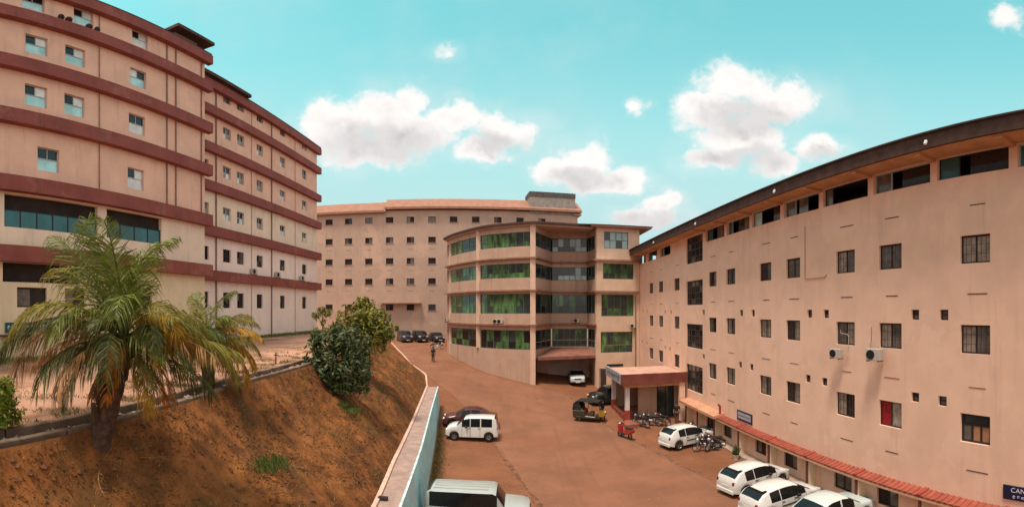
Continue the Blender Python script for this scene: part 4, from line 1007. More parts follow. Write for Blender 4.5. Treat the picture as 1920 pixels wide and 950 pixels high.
# ================================================================== VEGETATION
leafm = {
    'green': M('palm_green', (.135, .160, .020), .5, .4, 6, 0, world=False, trans=.25, spec=.4),
    'olive': M('palm_olive', (.24, .20, .030), .55, .4, 5, 0, world=False, trans=.25),
    'dark': M('palm_dark', (.075, .086, .018), .55, .4, 5, 0, world=False, trans=.2),
    'yellow': M('palm_yellow', (.46, .25, .022), .6, .4, 5, 0, world=False, trans=.3),
    'orange': M('palm_orange', (.52, .19, .022), .65, .4, 5, 0, world=False, trans=.3),
    'brown': M('palm_dry', (.29, .15, .055), .75, .4, 5, 0, world=False, trans=.2),
}
def frond_mesh(length, elev, bend, nl, lw, ll, hang, mat, seed, twist=0.0, stalk=.15):
    """A palm leaf in its own xz plane: bending rachis and two ranks of narrow, ragged, drooping leaflets."""
    r = random.Random(seed); n = 16; p = Vector((0, 0, 0)); e = elev; pts = [p.copy()]; tang = []; yaw = 0; dy = r.uniform(-1.0, 1.0)
    for k in range(n):
        t = Vector((math.cos(e) * math.cos(yaw), math.cos(e) * math.sin(yaw), math.sin(e))); tang.append(t); p = p + t * (length / n); pts.append(p.copy())
        e -= bend / n * (.45 + 1.15 * k / n); yaw += dy / n
        e = max(e, -1.5)
    tang.append(tang[-1])
    mb = MB().tube(pts, [.024 * length / 2.5 * (1 - .85 * k / n) + .004 for k in range(n + 1)], 5)
    gaps = [(r.uniform(.2, .9), r.uniform(.01, .05), r.choice((-1, 1))) for _ in range(4)]
    for k in range(nl):
        s = lerp(stalk, .995, (k + r.uniform(-.3, .3)) / (nl - 1)); s = min(.998, max(stalk, s)); f = s * n; i = min(int(f), n - 1); a = f - i
        q = pts[i].lerp(pts[i + 1], a); t = tang[i].lerp(tang[min(i + 1, n)], a).normalized()
        lat = t.cross(Vector((0, 0, 1)))
        lat = lat.normalized() if lat.length > .15 else Vector((0, -1, 0))
        prof = min(1, .45 + s * 1.6) * min(1, (1.04 - s) * 2.6) ** .6
        for sd in (-1, 1):
            if any(abs(s - g) < w and sd == d for g, w, d in gaps): continue
            L = ll * prof * r.uniform(.65, 1.15) + .04; side = lat * sd; fw = .7 + .55 * s + r.uniform(-.2, .25)
            d0 = (side + t * fw + Vector((0, 0, .30 - hang * .6 + r.uniform(-.25, .2)))).normalized()
            d1 = (side * .6 + t * fw * .9 + Vector((0, 0, -.25 - hang * .9 + r.uniform(-.35, .25)))).normalized()
            d2 = (side * .25 + t * .5 + Vector((0, 0, -.8 - hang * .8 + r.uniform(-.3, .3)))).normalized()
            m1 = q + d0 * L * .36; m2 = m1 + d1 * L * .36; m3 = m2 + d2 * L * .32
            w = t.lerp(Vector((r.uniform(-1, 1), r.uniform(-1, 1), r.uniform(-1, 1))), .35) * lw * r.uniform(.7, 1.2); j = len(mb.v)
            mb.v += [tuple(x) for x in (q - w * .3, q + w * .3, m1 - w * .5, m1 + w * .5, m2 - w * .36, m2 + w * .36, m3)]
            mb.f += [(j, j + 1, j + 3, j + 2), (j + 2, j + 3, j + 5, j + 4), (j + 4, j + 5, j + 6)]
    return mb.mesh('frond', leafm[mat], fix=False)
def palm(label, base, top, r0, fronds, seed, view_az, dead=()):
    t = thing('coconut_palm', label, 'palm tree', base)
    base = Vector(base); top = Vector(top); n = 12; pts = []; rad = []
    for k in range(n + 1):
        a = k / n; c = base.lerp(top, a); pts.append(c - base - Vector((0, 0, .25 * (1 - a))))
        rad.append(r0 * (1.55 - .35 * a) * (1 + (.06 if k % 2 else -.05)))
    tr = MB().tube(pts, rad, 10).mesh('trunk', M('palm_trunk', (.085, .048, .032), .95, .4, 9, .8, 30, world=False), smooth=60)
    link('trunk', tr, t)
    # old leaf bases round the head of the trunk
    rr = random.Random(seed); boot = MB().prism([(0, -.12), (.10, -.05), (.16, .34), (.12, .36), (.02, .10)], -.05, .05).mesh('leaf_base', M('leaf_base', (.10, .06, .035), .9, .4, 8, .4, world=False))
    for k in range(26):
        a = rr.uniform(0, 6.28); s = rr.uniform(.25, .98); q = base.lerp(top, s) - base
        o = link('leaf_base', boot, t, loc=q + Vector((math.cos(a), math.sin(a), 0)) * r0 * .95, rot=(0, rr.uniform(-.25, .1), a)); o.scale = (1, 1, 1)
    for k, (al, el, L, bend, mat, hang) in enumerate(fronds):
        rl = random.Random(seed * 17 + k); L *= rl.uniform(.85, 1.14); el += rl.uniform(-9, 7); me = frond_mesh(L, R_(el), R_(bend * rl.uniform(.8, 1.3)), int(26 + L * 24), .050 if mat in ('orange', 'yellow') else .037, L * .34, hang, mat, seed * 50 + k)
        # al: 0 points to the viewer's right, 90 away, 180 left, 270 towards the viewer
        az = -view_az + R_(al)
        lb = {'yellow': 'yellowing frond', 'orange': 'dry orange frond', 'brown': 'withered brown frond'}.get(mat)
        rl = random.Random(seed * 91 + k); link('frond', me, t, loc=top - base + Vector((rl.uniform(-.08, .08), rl.uniform(-.08, .08), rl.uniform(-.15, .1))), rot=(rl.uniform(-.35, .35), 0, az + rl.uniform(-.18, .18)), label=lb)
    return t
va = (232 - 960) / PXR
pb = at_dist(178, 832, 9.05); pt_ = at_dist(236, 640, 9.35)
palm('large coconut palm with leaning dark trunk at the edge of the bank', (pb.x, pb.y, pb.z), pt_, .16, [
    (95, 86, 2.75, 22, 'green', .1), (70, 80, 2.6, 38, 'green', .2), (120, 80, 2.6, 35, 'green', .15), (250, 80, 2.5, 45, 'green', .3), (30, 76, 2.45, 48, 'olive', .3), (170, 76, 2.6, 60, 'green', .3), (300, 76, 2.3, 60, 'green', .3),
    (160, 62, 2.9, 110, 'olive', .35), (182, 50, 3.1, 112, 'olive', .5), (200, 38, 2.9, 120, 'dark', .7), (176, 24, 3.0, 100, 'brown', .8), (215, 15, 2.5, 95, 'brown', .9), (190, 8, 2.5, 80, 'dark', .9), (165, 12, 2.7, 85, 'brown', .8),
    (10, 58, 2.3, 118, 'olive', .5), (352, 50, 2.1, 140, 'yellow', .6), (340, 56, 1.9, 150, 'yellow', .7), (322, 30, 1.7, 120, 'yellow', .9), (255, 20, 1.2, 110, 'orange', 1.0), (240, -10, 1.2, 70, 'orange', 1.0), (335, 44, 2.2, 130, 'olive', .6), (8, 20, 2.7, 78, 'olive', .9), (345, 8, 2.5, 62, 'brown', 1.0), (18, 2, 2.75, 55, 'olive', 1.0), (2, -6, 2.5, 45, 'dark', 1.0), (28, 40, 2.4, 110, 'green', .5),
    (300, 40, 2.1, 125, 'dark', .7), (240, 38, 2.2, 120, 'dark', .7), (270, 20, 1.8, 95, 'green', .8), (285, 60, 2.2, 110, 'green', .5), (315, 62, 2.3, 105, 'olive', .4), (225, 60, 2.4, 110, 'green', .4), (255, 50, 2.0, 120, 'dark', .6), (280, 5, 1.7, 70, 'dark', 1.0), (310, 10, 1.9, 80, 'dark', .9), (230, 5, 1.9, 75, 'dark', .9),
    (262, -48, 1.35, 30, 'orange', 1.0), (190, -38, 1.5, 40, 'orange', .9), (325, -55, 1.75, 30, 'orange', 1.0), (300, -40, 1.5, 40, 'yellow', 1.0), (215, -50, 1.5, 30, 'brown', 1.0), (150, -45, 1.4, 35, 'brown', 1.0), (345, -40, 1.9, 40, 'brown', 1.0), (20, -45, 1.6, 40, 'brown', 1.0),
    (80, 20, 2.0, 90, 'dark', .6), (120, 25, 2.0, 90, 'dark', .6), (150, 5, 2.0, 70, 'dark', .8), (45, 20, 2.1, 95, 'dark', .7)], 1, va)
vb = (388 - 960) / PXR
qb = at_dist(392, 700, 14.0); qt = at_dist(388, 630, 14.0)
palm('smaller coconut palm behind the large one, in front of the rear wing', (qb.x, qb.y, -2.5), qt, .14, [
    (40, 74, 1.7, 50, 'green', .3), (100, 80, 1.7, 40, 'green', .2), (150, 72, 1.7, 60, 'olive', .3), (10, 60, 2.0, 75, 'olive', .3), (170, 55, 1.8, 95, 'green', .4), (350, 45, 2.0, 95, 'olive', .5), (300, 52, 1.6, 105, 'green', .5), (240, 52, 1.6, 105, 'dark', .5),
    (200, 25, 1.9, 100, 'dark', .7), (0, 22, 2.1, 90, 'yellow', .8), (330, 15, 2.1, 85, 'olive', .8), (270, 25, 1.7, 100, 'dark', .8), (185, 5, 1.8, 70, 'brown', .9), (25, 5, 2.1, 70, 'olive', .9), (355, -20, 2.0, 50, 'yellow', 1.0), (310, -5, 1.8, 70, 'dark', 1.0), (60, 30, 1.7, 80, 'dark', .6), (340, -35, 2.0, 40, 'olive', 1.0), (280, -20, 1.7, 60, 'dark', 1.0), (215, -20, 1.7, 55, 'brown', 1.0), (10, -40, 1.8, 35, 'brown', 1.0), (320, 40, 1.8, 100, 'olive', .6), (260, -5, 1.9, 85, 'olive', 1.0), (295, 10, 2.0, 95, 'green', .9), (235, 12, 1.9, 95, 'dark', .9), (345, -10, 2.2, 60, 'yellow', 1.0), (300, -35, 1.8, 45, 'brown', 1.0)], 2, vb)

def leaf_crown(lobes, n, size, seed, mats, jitter=.25, flat=.35):
    """Leaf-sized faces spread through uneven lobes; returns a mesh with light and dark leaves."""
    r = np.random.default_rng(seed); vs = []; fs = []; mi = []
    vol = np.array([a * b * c for (_, _, _, a, b, c) in lobes]); vol = vol ** .72; pr = vol / vol.sum()
    for k in range(n):
        x, y, z, a, b, c = lobes[r.choice(len(lobes), p=pr)]
        d = r.normal(size=3); d /= np.linalg.norm(d); rad = 1 - abs(r.normal(0, .30)) + (.28 * r.uniform() if r.uniform() < .12 else 0)
        p = np.array([x, y, z]) + d * np.array([a, b, c]) * rad * (1 + .55 * mnoise.noise(Vector((d[0] * 2.8 + x * 3, d[1] * 2.8 + y * 3, d[2] * 2.8 + z))))
        nrm = d * .7 + r.normal(size=3) * .55 + np.array([0, 0, .35]); nrm /= np.linalg.norm(nrm)
        u = np.cross(nrm, r.normal(size=3)); u /= np.linalg.norm(u); v = np.cross(nrm, u); s = size * r.uniform(.6, 1.3)
        i = len(vs)
        vs += [tuple(p - u * s), tuple(p + v * s * flat - nrm * s * .12), tuple(p + u * s - np.array([0, 0, .3]) * s), tuple(p - v * s * flat - nrm * s * .12)]
        fs += [(i, i + 1, i + 2), (i, i + 2, i + 3)]; q = int(r.choice(len(mats))); mi += [q, q]
    me = bpy.data.meshes.new('crown'); me.from_pydata(vs, [], fs)
    for m_ in mats: me.materials.append(m_)
    me.polygons.foreach_set('material_index', mi); me.update(); return me
def shoots(lobes, n, seed, r0=.2):
    r = random.Random(seed); out = list(lobes)
    for k in range(n):
        x, y, z, a, b, c = r.choice(lobes); th = r.uniform(0, 6.28); ph = r.uniform(-.3, 1.3); q = r.uniform(.95, 1.3)
        out.append((x + a * q * math.cos(th) * math.cos(ph), y + b * q * math.sin(th) * math.cos(ph), z + c * q * math.sin(ph), r0 * r.uniform(.6, 1.3), r0 * r.uniform(.6, 1.3), r0 * r.uniform(.7, 1.8)))
    return out
def limbs(root, base_r, tips, mat, h0):
    mb = MB().tube([(0, 0, -.3), (.03, .02, h0 * .5), (0, .03, h0)], [base_r, base_r * .8, base_r * .6], 8).mesh('trunk', mat)
    tk = link('trunk', mb, root)
    for tip in tips:
        tip = Vector(tip); mid = Vector((tip.x * .4, tip.y * .4, lerp(h0, tip.z, .6)))
        link('branch', MB().tube([(0, .02, h0 * .85), mid, tip], [base_r * .5, base_r * .32, base_r * .1], 5).mesh('branch', mat), root)
bark = M('bark_brown', (.10, .065, .045), .95, .4, 6, .5, world=False)
lg = [M('leaf_deep', (.034, .052, .016), .5, .35, 4, 0, world=False, trans=.2, spec=.45), M('leaf_mid', (.075, .105, .022), .5, .35, 4, 0, world=False, trans=.25, spec=.45), M('leaf_grey', (.10, .125, .045), .5, .3, 4, 0, world=False, trans=.2, spec=.5)]
ly = [M('leaf_fresh', (.17, .185, .022), .5, .35, 4, 0, world=False, trans=.3), M('leaf_yellow', (.30, .25, .024), .5, .35, 4, 0, world=False, trans=.3), M('leaf_mid', (.045, .080, .022))]
b1 = at_dist(640, 738, 20.3)
t = thing('broad_shrub', 'dense dark green leafy shrub on the bank above the blue wall', 'shrub', (b1.x, b1.y, b1.z))
limbs(t, .16, [(-1, .2, 2.4), (.9, 0, 2.2), (.2, .9, 2.8), (-.2, -.7, 2.0), (.5, .4, 3.0)], bark, 1.0)
link('crown', leaf_crown(shoots([(-.85, .2, 2.2, .8, .8, .7), (.0, .2, 2.5, .75, .8, .6), (.55, .1, 2.15, .7, .8, .7), (.75, 0, 1.5, .65, .7, .6), (-.55, -.2, 1.3, .95, .8, .6), (.3, -.3, 1.0, .9, .7, .6), (.75, -.1, .5, .6, .6, .45), (-1.15, .1, 1.6, .5, .6, .5), (-1.1, .0, 1.0, .4, .5, .35), (.05, -.35, .4, .6, .55, .4), (1.1, -.1, .85, .35, .45, .35), (-.45, -.2, .75, .6, .5, .4), (-.4, .3, 2.85, .35, .4, .3), (-1.3, .2, 2.35, .3, .4, .3)], 34, 5), 5200, .135, 11, lg), t)
b2 = at_dist(682, 690, 25.5)
bz2 = bank_pt(b2.y, .35)[2]
t = thing('yellow_green_tree', 'bushy yellowish green tree rising behind the dark shrub', 'tree', (b2.x, b2.y, bz2))
zt = lambda py_: at_dist(682, py_, 25.5).z - bz2
limbs(t, .2, [(-1.2, .2, zt(610)), (1.1, 0, zt(612)), (.1, .5, zt(588)), (.6, -.3, zt(600))], bark, max(.8, zt(665)))
link('crown', leaf_crown(shoots([(-1.6, .2, zt(622), .8, .8, .6), (-.9, .2, zt(608), .9, .9, .7), (.0, 0, zt(592), .9, .9, .75), (.6, .1, zt(600), .8, .8, .7), (1.15, .1, zt(616), .65, .7, .6), (.3, -.3, zt(628), 1.1, .9, .6), (-.7, .3, zt(640), 1.1, .9, .6), (1.35, -.1, zt(630), .35, .5, .4), (-.2, .1, zt(574), .4, .4, .35), (-1.5, .2, zt(645), .7, .7, .5), (.1, -.2, zt(648), 1.0, .8, .5)], 34, 6), 5200, .14, 12, ly), t)
# spindly young tree in front of the far block
b3 = at_dist(604, 636, 34); gz3 = -2.6
t = thing('young_tree', 'thin young tree with small drooping leaf tufts by the corner of the rear wing', 'tree', (b3.x, b3.y, gz3))
mbt = MB().tube([(0, 0, -.2), (.05, 0, 1.2), (0, .03, 2.3)], [.05, .04, .02], 6).mesh('trunk', bark); link('trunk', mbt, t)
for x_, z_ in ((-.5, 2.2), (.35, 2.45), (-.1, 2.7), (-.45, 1.1), (.1, 1.7)):
    link('branch', MB().tube([(0, 0, max(.6, z_ - .7)), (x_ * .6, 0, z_ - .2), (x_, 0, z_)], [.025, .018, .008], 5).mesh('branch', bark), t)
link('crown', leaf_crown([(-.5, 0, 2.2, .4, .35, .3), (.38, 0, 2.4, .5, .4, .35), (-.1, .1, 2.65, .4, .35, .25), (-.5, 0, 1.0, .25, .2, .4), (.1, 0, 1.75, .25, .25, .2)], 520, .12, 13, ly), t)
# bright leafy plant at the left edge
p5 = at_dist(-2, 800, 8.6)
t = thing('leafy_plant', 'bright green leafy plant at the left edge beside the drain', 'plant', (p5.x, p5.y, -2.4))
link('stem', MB().tube([(0, 0, -.1), (.05, 0, .5), (.02, .02, .9)], [.03, .02, .01], 5).mesh('stem', bark), t)
link('foliage', leaf_crown([(0, 0, .75, .30, .34, .42), (.02, .1, .4, .34, .34, .3)], 900, .085, 14, [M('leaf_lime', (.16, .22, .02), .5, .3, 4, 0, world=False, trans=.3), M('leaf_fresh', (.1, .15, .02))]), t)
# low weeds
def tuft(name, label, pos, r, h, n, mats, seed):
    rg = np.random.default_rng(seed); mb = MB()
    for k in range(n):
        a = rg.uniform(0, 6.28); d = r * math.sqrt(rg.uniform()); x, y = d * math.cos(a), d * math.sin(a); hh = h * rg.uniform(.5, 1.1); w = .012 + .012 * rg.uniform()
        b = rg.uniform(0, 6.28); lx, ly_ = math.cos(b) * hh * .5, math.sin(b) * hh * .5
        i = len(mb.v); mb.v += [(x - w, y, 0), (x + w, y + w, 0), (x + lx * .4 + w * .6, y + ly_ * .4, hh * .65), (x + lx, y + ly_, hh)]; mb.f += [(i, i + 1, i + 2), (i, i + 2, i + 3)]
    o = tag(mb.build(name, mats, None, loc=pos, world=False), label, 'weeds'); return o
wd = M('weed_green', (.13, .17, .045), .6, .35, 8, 0, world=False, trans=.3)
for px_, py_, w_, lb, s_ in ((497, 874, .62, 'pale green weed clump on the lower left of the bank', .30), (655, 770, .5, 'low green weed patch on the bank below the dark shrub', .24), (640, 760, .35, 'small green weed clump between the shrub and the bank middle', .22)):
    # meet the bank along the sight line
    a, b, tt = ray(px_, py_); D = 6
    while D < 40:
        x, y = a * D, b * D
        x0, x1 = interp(TOP, y) + .12, interp(BOT, y)
        if x0 < x < x1 and tt * D <= bank_pt(y, (x - x0) / (x1 - x0))[2]: break
        D += .03
    z = bank_pt(y, max(0, min(1, (x - x0) / (x1 - x0))))[2]
    tuft('weed_clump', lb, (x, y, z - .03), w_, s_, 260, wd, int(px_))

# dry grass and litter on the bank
def grass_field(name, label, pts, h, mat, seed, lean=.6, wid=.012):
    rg = np.random.default_rng(seed); n = len(pts); P_ = np.array(pts)
    a = rg.uniform(0, 6.283, n); hh = h * rg.uniform(.4, 1.2, n); b = rg.uniform(0, 6.283, n); w = wid * rg.uniform(.6, 1.6, n)
    v = np.zeros((n, 3, 3)); v[:, 0] = P_; v[:, 1] = P_; v[:, 2] = P_
    v[:, 0, 0] -= w * np.cos(a); v[:, 0, 1] -= w * np.sin(a); v[:, 1, 0] += w * np.cos(a); v[:, 1, 1] += w * np.sin(a)
    v[:, 2, 0] += np.cos(b) * hh * lean; v[:, 2, 1] += np.sin(b) * hh * lean; v[:, 2, 2] += hh * .75
    me = bpy.data.meshes.new(name); me.from_pydata(v.reshape(-1, 3).tolist(), [], np.arange(3 * n).reshape(-1, 3).tolist()); me.materials.append(mat)
    o = link(name, me); o['kind'] = 'stuff'; o['label'] = label; o['category'] = 'grass'; return o
rg = np.random.default_rng(21)
def bank_scatter(n, y0, y1, thr, sd):
    out = []
    while len(out) < n:
        y = y0 + (y1 - y0) * rg.uniform() ** 1.5; w = rg.uniform(.01, .99); x, y, z = bank_pt(y, w)
        if mnoise.noise(Vector((x * .9, y * .9, sd))) > thr: out.append((x, y, z - .01))
    return out
grass_field('dry_grass', 'dry straw coloured grass over the earth bank', bank_scatter(26000, -2, 44, -.15, 0.), .11, M('straw', (.36, .19, .06), .9, .45, 2.5, 0, trans=.2), 1, wid=.009)
grass_field('brown_litter', 'dark brown leaf litter over the earth bank', bank_scatter(24000, -2, 40, -.1, 7.), .06, M('litter', (.10, .045, .02), .95, .5, 3, 0), 2, 1.6, .022)
grass_field('green_shoots', 'sparse green shoots among the dry grass of the bank', bank_scatter(6500, -2, 60, .18, 15.), .12, M('shoots', (.15, .15, .03), .8, .4, 3, 0, trans=.25), 3, wid=.009)
pts = []
for k in range(5200):
    y = rg.uniform(25, 47); x = -21.2 + abs(rg.normal(0, .7)); pts.append((x, y, interp(TOPZ, y) + .1))
grass_field('wall_foot_weeds', 'green weeds along the foot of the rear wing', pts, .34, wd, 4, wid=.02)
pts = []
for k in range(2600):
    y = rg.uniform(2, 12); x = -18.8 + abs(rg.normal(0, .8)); pts.append((x, y, interp(TOPZ, y) + .15))
grass_field('verge_grass', 'short grass along the foot of the tall left block', pts, .3, wd, 5, wid=.02)
pts = []
for k in range(9000):
    y = rg.uniform(-2, 20); x = interp(TOP, y) - .8 - abs(rg.normal(0, 1.1)); pts.append((x, y, interp(TOPZ, y) + .06))
grass_field('terrace_litter', 'dry leaf litter on the terrace beside the drain', pts, .05, M('litter_pale', (.34, .20, .12), .95, .5, 3, 0), 6, 1.5, .022)
pts = []
for k in range(1800):
    y = rg.uniform(18, 33); x = interp(OUT, y) + .25 + abs(rg.normal(0, .35)); pts.append((x, y, gz(x, y)))
grass_field('wall_base_grass', 'grass growing at the base of the blue retaining wall', pts, .22, M('shoots', (.15, .15, .03)), 7, wid=.015)
pts = []
while len(pts) < 7000:
    y = rg.uniform(-1, 26); x = interp(TOP, y) - .8 - abs(rg.normal(0, 1.6))
    if mnoise.noise(Vector((x * .8, y * .8, 44))) > .05: pts.append((x, y, interp(TOPZ, y) + .07))
grass_field('terrace_scrub', 'low dry scrub on the terrace beside the drain', pts, .16, M('scrub', (.17, .13, .05), .9, .5, 3, 0, trans=.2), 8, wid=.012)
mb = MB()
for k in range(2200):
    y = rg.uniform(14, 45); x = rg.uniform(interp(OUT, min(y, 37)) + .5, 13.2)
    if k % 3: x = (interp(DL, y) if k % 2 else interp(DR, y)) + rg.normal(0, .5)
    s_ = .015 + .04 * rg.uniform() ** 2; z = gz(x, y) + .03; i = len(mb.v)
    mb.v += [(x + s_ * a, y + s_ * b, z + s_ * c) for a, b, c in ((1, 0, 0), (0, .8, 0), (-.9, 0, 0), (0, -1, 0), (0, 0, .8))]
    mb.f += [(i + a, i + b, i + 4) for a, b in ((0, 1), (1, 2), (2, 3), (3, 0))]
o = mb.build('pebbles', M('pebble', (.30, .17, .11), .95, .5, 5, 0)); o['kind'] = 'stuff'; o['label'] = 'loose pebbles over the yard'; o['category'] = 'stones'
# clods and stones on the bank
mb = MB()
for (x, y, z) in bank_scatter(2600, -2, 36, -.3, 31.):
    s = .02 + .11 * rg.uniform() ** 3; i = len(mb.v)
    mb.v += [(x + s * rg.uniform(.6, 1) * a, y + s * rg.uniform(.6, 1) * b, z + s * rg.uniform(.5, .9) * c) for a, b, c in ((1, 0, 0), (0, 1, 0), (-1, 0, 0), (0, -1, 0), (0, 0, 1), (0, 0, -1))]
    mb.f += [(i + a, i + b, i + 4) for a, b in ((0, 1), (1, 2), (2, 3), (3, 0))] + [(i + b, i + a, i + 5) for a, b in ((0, 1), (1, 2), (2, 3), (3, 0))]
o = mb.build('clods', M('clod', (.14, .062, .028), .95, .4, 5, 0)); o['kind'] = 'stuff'; o['label'] = 'small earth clods and stones on the bank'; o['category'] = 'stones'
# fallen dry fronds under the large palm
fl = frond_mesh(1.5, R_(6), R_(14), 22, .02, .32, .5, 'brown', 77)
for (px_, py_, D, rz, lb) in ((205, 850, 9.0, 2.2, 'fallen dry frond lying left of the palm foot'), (190, 880, 8.2, 5.4, 'fallen dry frond lying below the palm foot'), (262, 862, 9.4, 1.0, 'fallen dry frond lying right of the palm foot')):
    a, b, tt = ray(px_, py_); D = 6
    while D < 40:
        x, y = a * D, b * D; x0, x1 = interp(TOP, y) + .12, interp(BOT, y)
        if x0 < x < x1 and tt * D <= bank_pt(y, (x - x0) / (x1 - x0))[2]: break
        D += .03
    o = link('fallen_frond', fl, None, loc=(x, y, bank_pt(y, (x - x0) / (x1 - x0))[2] + .03), rot=(0, .25 * math.cos(rz), rz)); tag(o, lb, 'frond', 'fallen fronds under the palm'); o.scale = (.75, .75, .6)
# potted plants by the right wall
for q, (px_, py_, lb) in enumerate(((1386, 860, 'white planter with a small green plant by the right wall'), (1398, 858, 'white planter with a taller green plant by the right wall'))):
    x, y, z = on_ground(px_, py_)
    t = thing('planter', lb, 'planter', (min(x, 13.2), y, z), 0, 'planters by the right wall')
    link('pot', MB().lathe([(0, 0), (.15, 0), (.2, .3), (.22, .32), (.19, .32), (.18, .28), (0, .28)], 12, 'z').mesh('pot', white_m, smooth=40), t)
    link('foliage', leaf_crown([(0, 0, .5 + .12 * q, .22, .22, .25 + .1 * q)], 240, .08, 60 + q, lg), t)

# ================================================================== VEHICLES
def paint(name, c, metal=0): return M(name, c, .28, .03, 2, 0, world=False, coat=.6, spec=.5, metal=metal)
car_glass = M('car_glass', (.010, .011, .012), .08, .2, 2, 0, world=False, spec=.35)
lamp_m = M('headlamp', (.7, .7, .68), .15, .1, 4, 0, world=False, spec=.6)
tail_m = M('tail_lamp', (.16, .012, .015), .2, .1, 4, 0, world=False, spec=.6)
plate_m = M('number_plate', (.75, .74, .70), .5, .05, 4, 0, world=False)
trim_m = M('dark_trim', (.02, .02, .02), .6, .2, 4, 0, world=False)
def wheel_meshes(r):
    def f():
        w = .085
        ty = MB().lathe([(r * .62, -w), (r * .9, -w), (r * .985, -w * .7), (r, -w * .3), (r, w * .3), (r * .985, w * .7), (r * .9, w), (r * .62, w)], 22).mesh('tyre', tyre_m, smooth=45)
        mb = MB().lathe([(0, -w * .55), (r * .16, -w * .6), (r * .18, -w * .35), (r * .5, -w * .2), (r * .60, -w * .85), (r * .64, -w * .9), (r * .64, w * .9), (r * .3, w * .6), (0, w * .6)], 22)
        for k in range(5):
            a = 2 * math.pi * k / 5; c, s = math.cos(a), math.sin(a); i = len(mb.v)
            for rr_, hw in ((r * .15, .035), (r * .62, .028)):
                for sg in (-1, 1):
                    for yy_ in (-w * .78, -w * .3): mb.v.append((rr_ * c - sg * hw * s, yy_, rr_ * s + sg * hw * c))
            mb.f += [(i, i + 2, i + 6, i + 4), (i, i + 1, i + 5, i + 4), (i + 2, i + 3, i + 7, i + 6)]
        return ty, mb.mesh('rim', rim_m, smooth=35)
    return cached(('wheel', r), f)
def add_wheel(root, x, y, r):
    ty, rm = wheel_meshes(r); o = link('wheel', cached(('hub', r), lambda: MB().lathe([(0, -.06), (r * .6, -.05), (r * .6, .07), (0, .07)], 12).mesh('wheel', trim_m)), root, loc=(x, y, r), rz=0 if y < 0 else math.pi)
    link('tyre', ty, o); link('rim', rm, o)
def car(name, label, loc, heading, spec, body_mat, group=None, cat='car', scale=1.0):
    t = thing(name, label, cat, loc, heading, group); L, W, H = spec['L'], spec['W'], spec['H']
    def make():
        h2 = L / 2; top = [(x * L, z * H) for x, z in spec['top']]; belt = [(x * L, z * H) for x, z in spec['belt']]
        r = spec['r']; ra = r + .065; zsill = spec.get('sill', .2); xw = [spec['xf'] * L, spec['xr'] * L]
        xs = {-h2, h2, *[x for x, _ in top if abs(x) <= h2]}
        for a, b in spec['side']: xs |= {a * L, b * L}
        for c in xw:
            for k in range(9): xs.add(c + ra * math.cos(math.pi * k / 8))
        xs = sorted(x for x in xs if -h2 <= x <= h2); xs = [x for k, x in enumerate(xs) if k == 0 or x - xs[k - 1] > .008]
        S = []
        for x in xs:
            zt = interp(top, x); zb = min(interp(belt, x), zt - .015); cab = zt - zb > .14
            if not cab: zb = zt - .09
            e = max(0, (abs(x) - (h2 - .5)) / .5); f = 1 - spec.get('taper', .16) * e * e
            low = zsill + (.10 * e * e)
            for c in xw:
                if abs(x - c) < ra: low = max(low, r + math.sqrt(max(0, ra * ra - (x - c) ** 2)))
            low = min(low, zb - .12); w = W / 2 * f; zm = max(lerp(low, zb, .55), low + .05)
            wr = w * (1 - spec.get('tumble', .17) * min(1, (zt - zb) / (.36 * H))) if cab else w * .93
            z5 = zt - .05 if cab else zt - .035
            S.append([(0, low), (w * .8, low), (w * .975, low + .05), (w, zm), (w * .975, zb), (wr, z5), (wr * .86, zt), (0, zt + (.025 if cab else .02))])
        ws, rg_ = [a * L for a in spec['ws']], [a * L for a in spec['rear']]
        P_ = {}
        def put(key, quad):
            mb = P_.setdefault(key, MB()); i = len(mb.v); mb.v += quad; mb.f.append(tuple(range(i, i + len(quad))))
        for k in range(len(xs) - 1):
            xm = (xs[k] + xs[k + 1]) / 2
            for j in range(7):
                for sg in (1, -1):
                    key = 'body'
                    if j == 4 and any(a * L - .001 < xm < b * L + .001 for a, b in spec['side']):
                        key = 'side_window%d%d' % ([q for q, (a, b) in enumerate(spec['side']) if a * L - .001 < xm < b * L + .001][0], sg)
                    if j in (5, 6) and ws[0] < xm < ws[1]: key = 'windscreen'
                    if j == 6 and rg_[0] < xm < rg_[1]: key = 'rear_window'
                    q = [(xs[k], sg * S[k][j][0], S[k][j][1]), (xs[k + 1], sg * S[k + 1][j][0], S[k + 1][j][1]), (xs[k + 1], sg * S[k + 1][j + 1][0], S[k + 1][j + 1][1]), (xs[k], sg * S[k][j + 1][0], S[k][j + 1][1])]
                    if sg > 0: q.reverse()
                    put(key, q)
        for k in (0, len(xs) - 1):
            for j in range(1, 7):
                a, b = S[k][j], S[k][j + 1]
                if j == 6: b = (0, S[k][7][1])
                q = [(xs[k], -a[0], a[1]), (xs[k], a[0], a[1]), (xs[k], b[0], b[1]), (xs[k], -b[0], b[1])]
                put('body', q if k else q[::-1])
        out = {}
        for key, mb in P_.items():
            me = mb.mesh('m', trim_m, fix=False); bm = bmesh.new(); bm.from_mesh(me); bmesh.ops.remove_doubles(bm, verts=bm.verts, dist=1e-4)
            bmesh.ops.recalc_face_normals(bm, faces=bm.faces) if key == 'body' else None
            if key == 'body':
                cs = sum((f.normal.dot(f.calc_center_median() - Vector((0, 0, H * .5))) for f in bm.faces))
                if cs < 0: bmesh.ops.reverse_faces(bm, faces=bm.faces)
            bm.to_mesh(me); bm.free(); me.shade_smooth(); me.set_sharp_from_angle(angle=R_(38)); out[key] = me
        return out
    P_ = cached(('car', spec['id']), make)
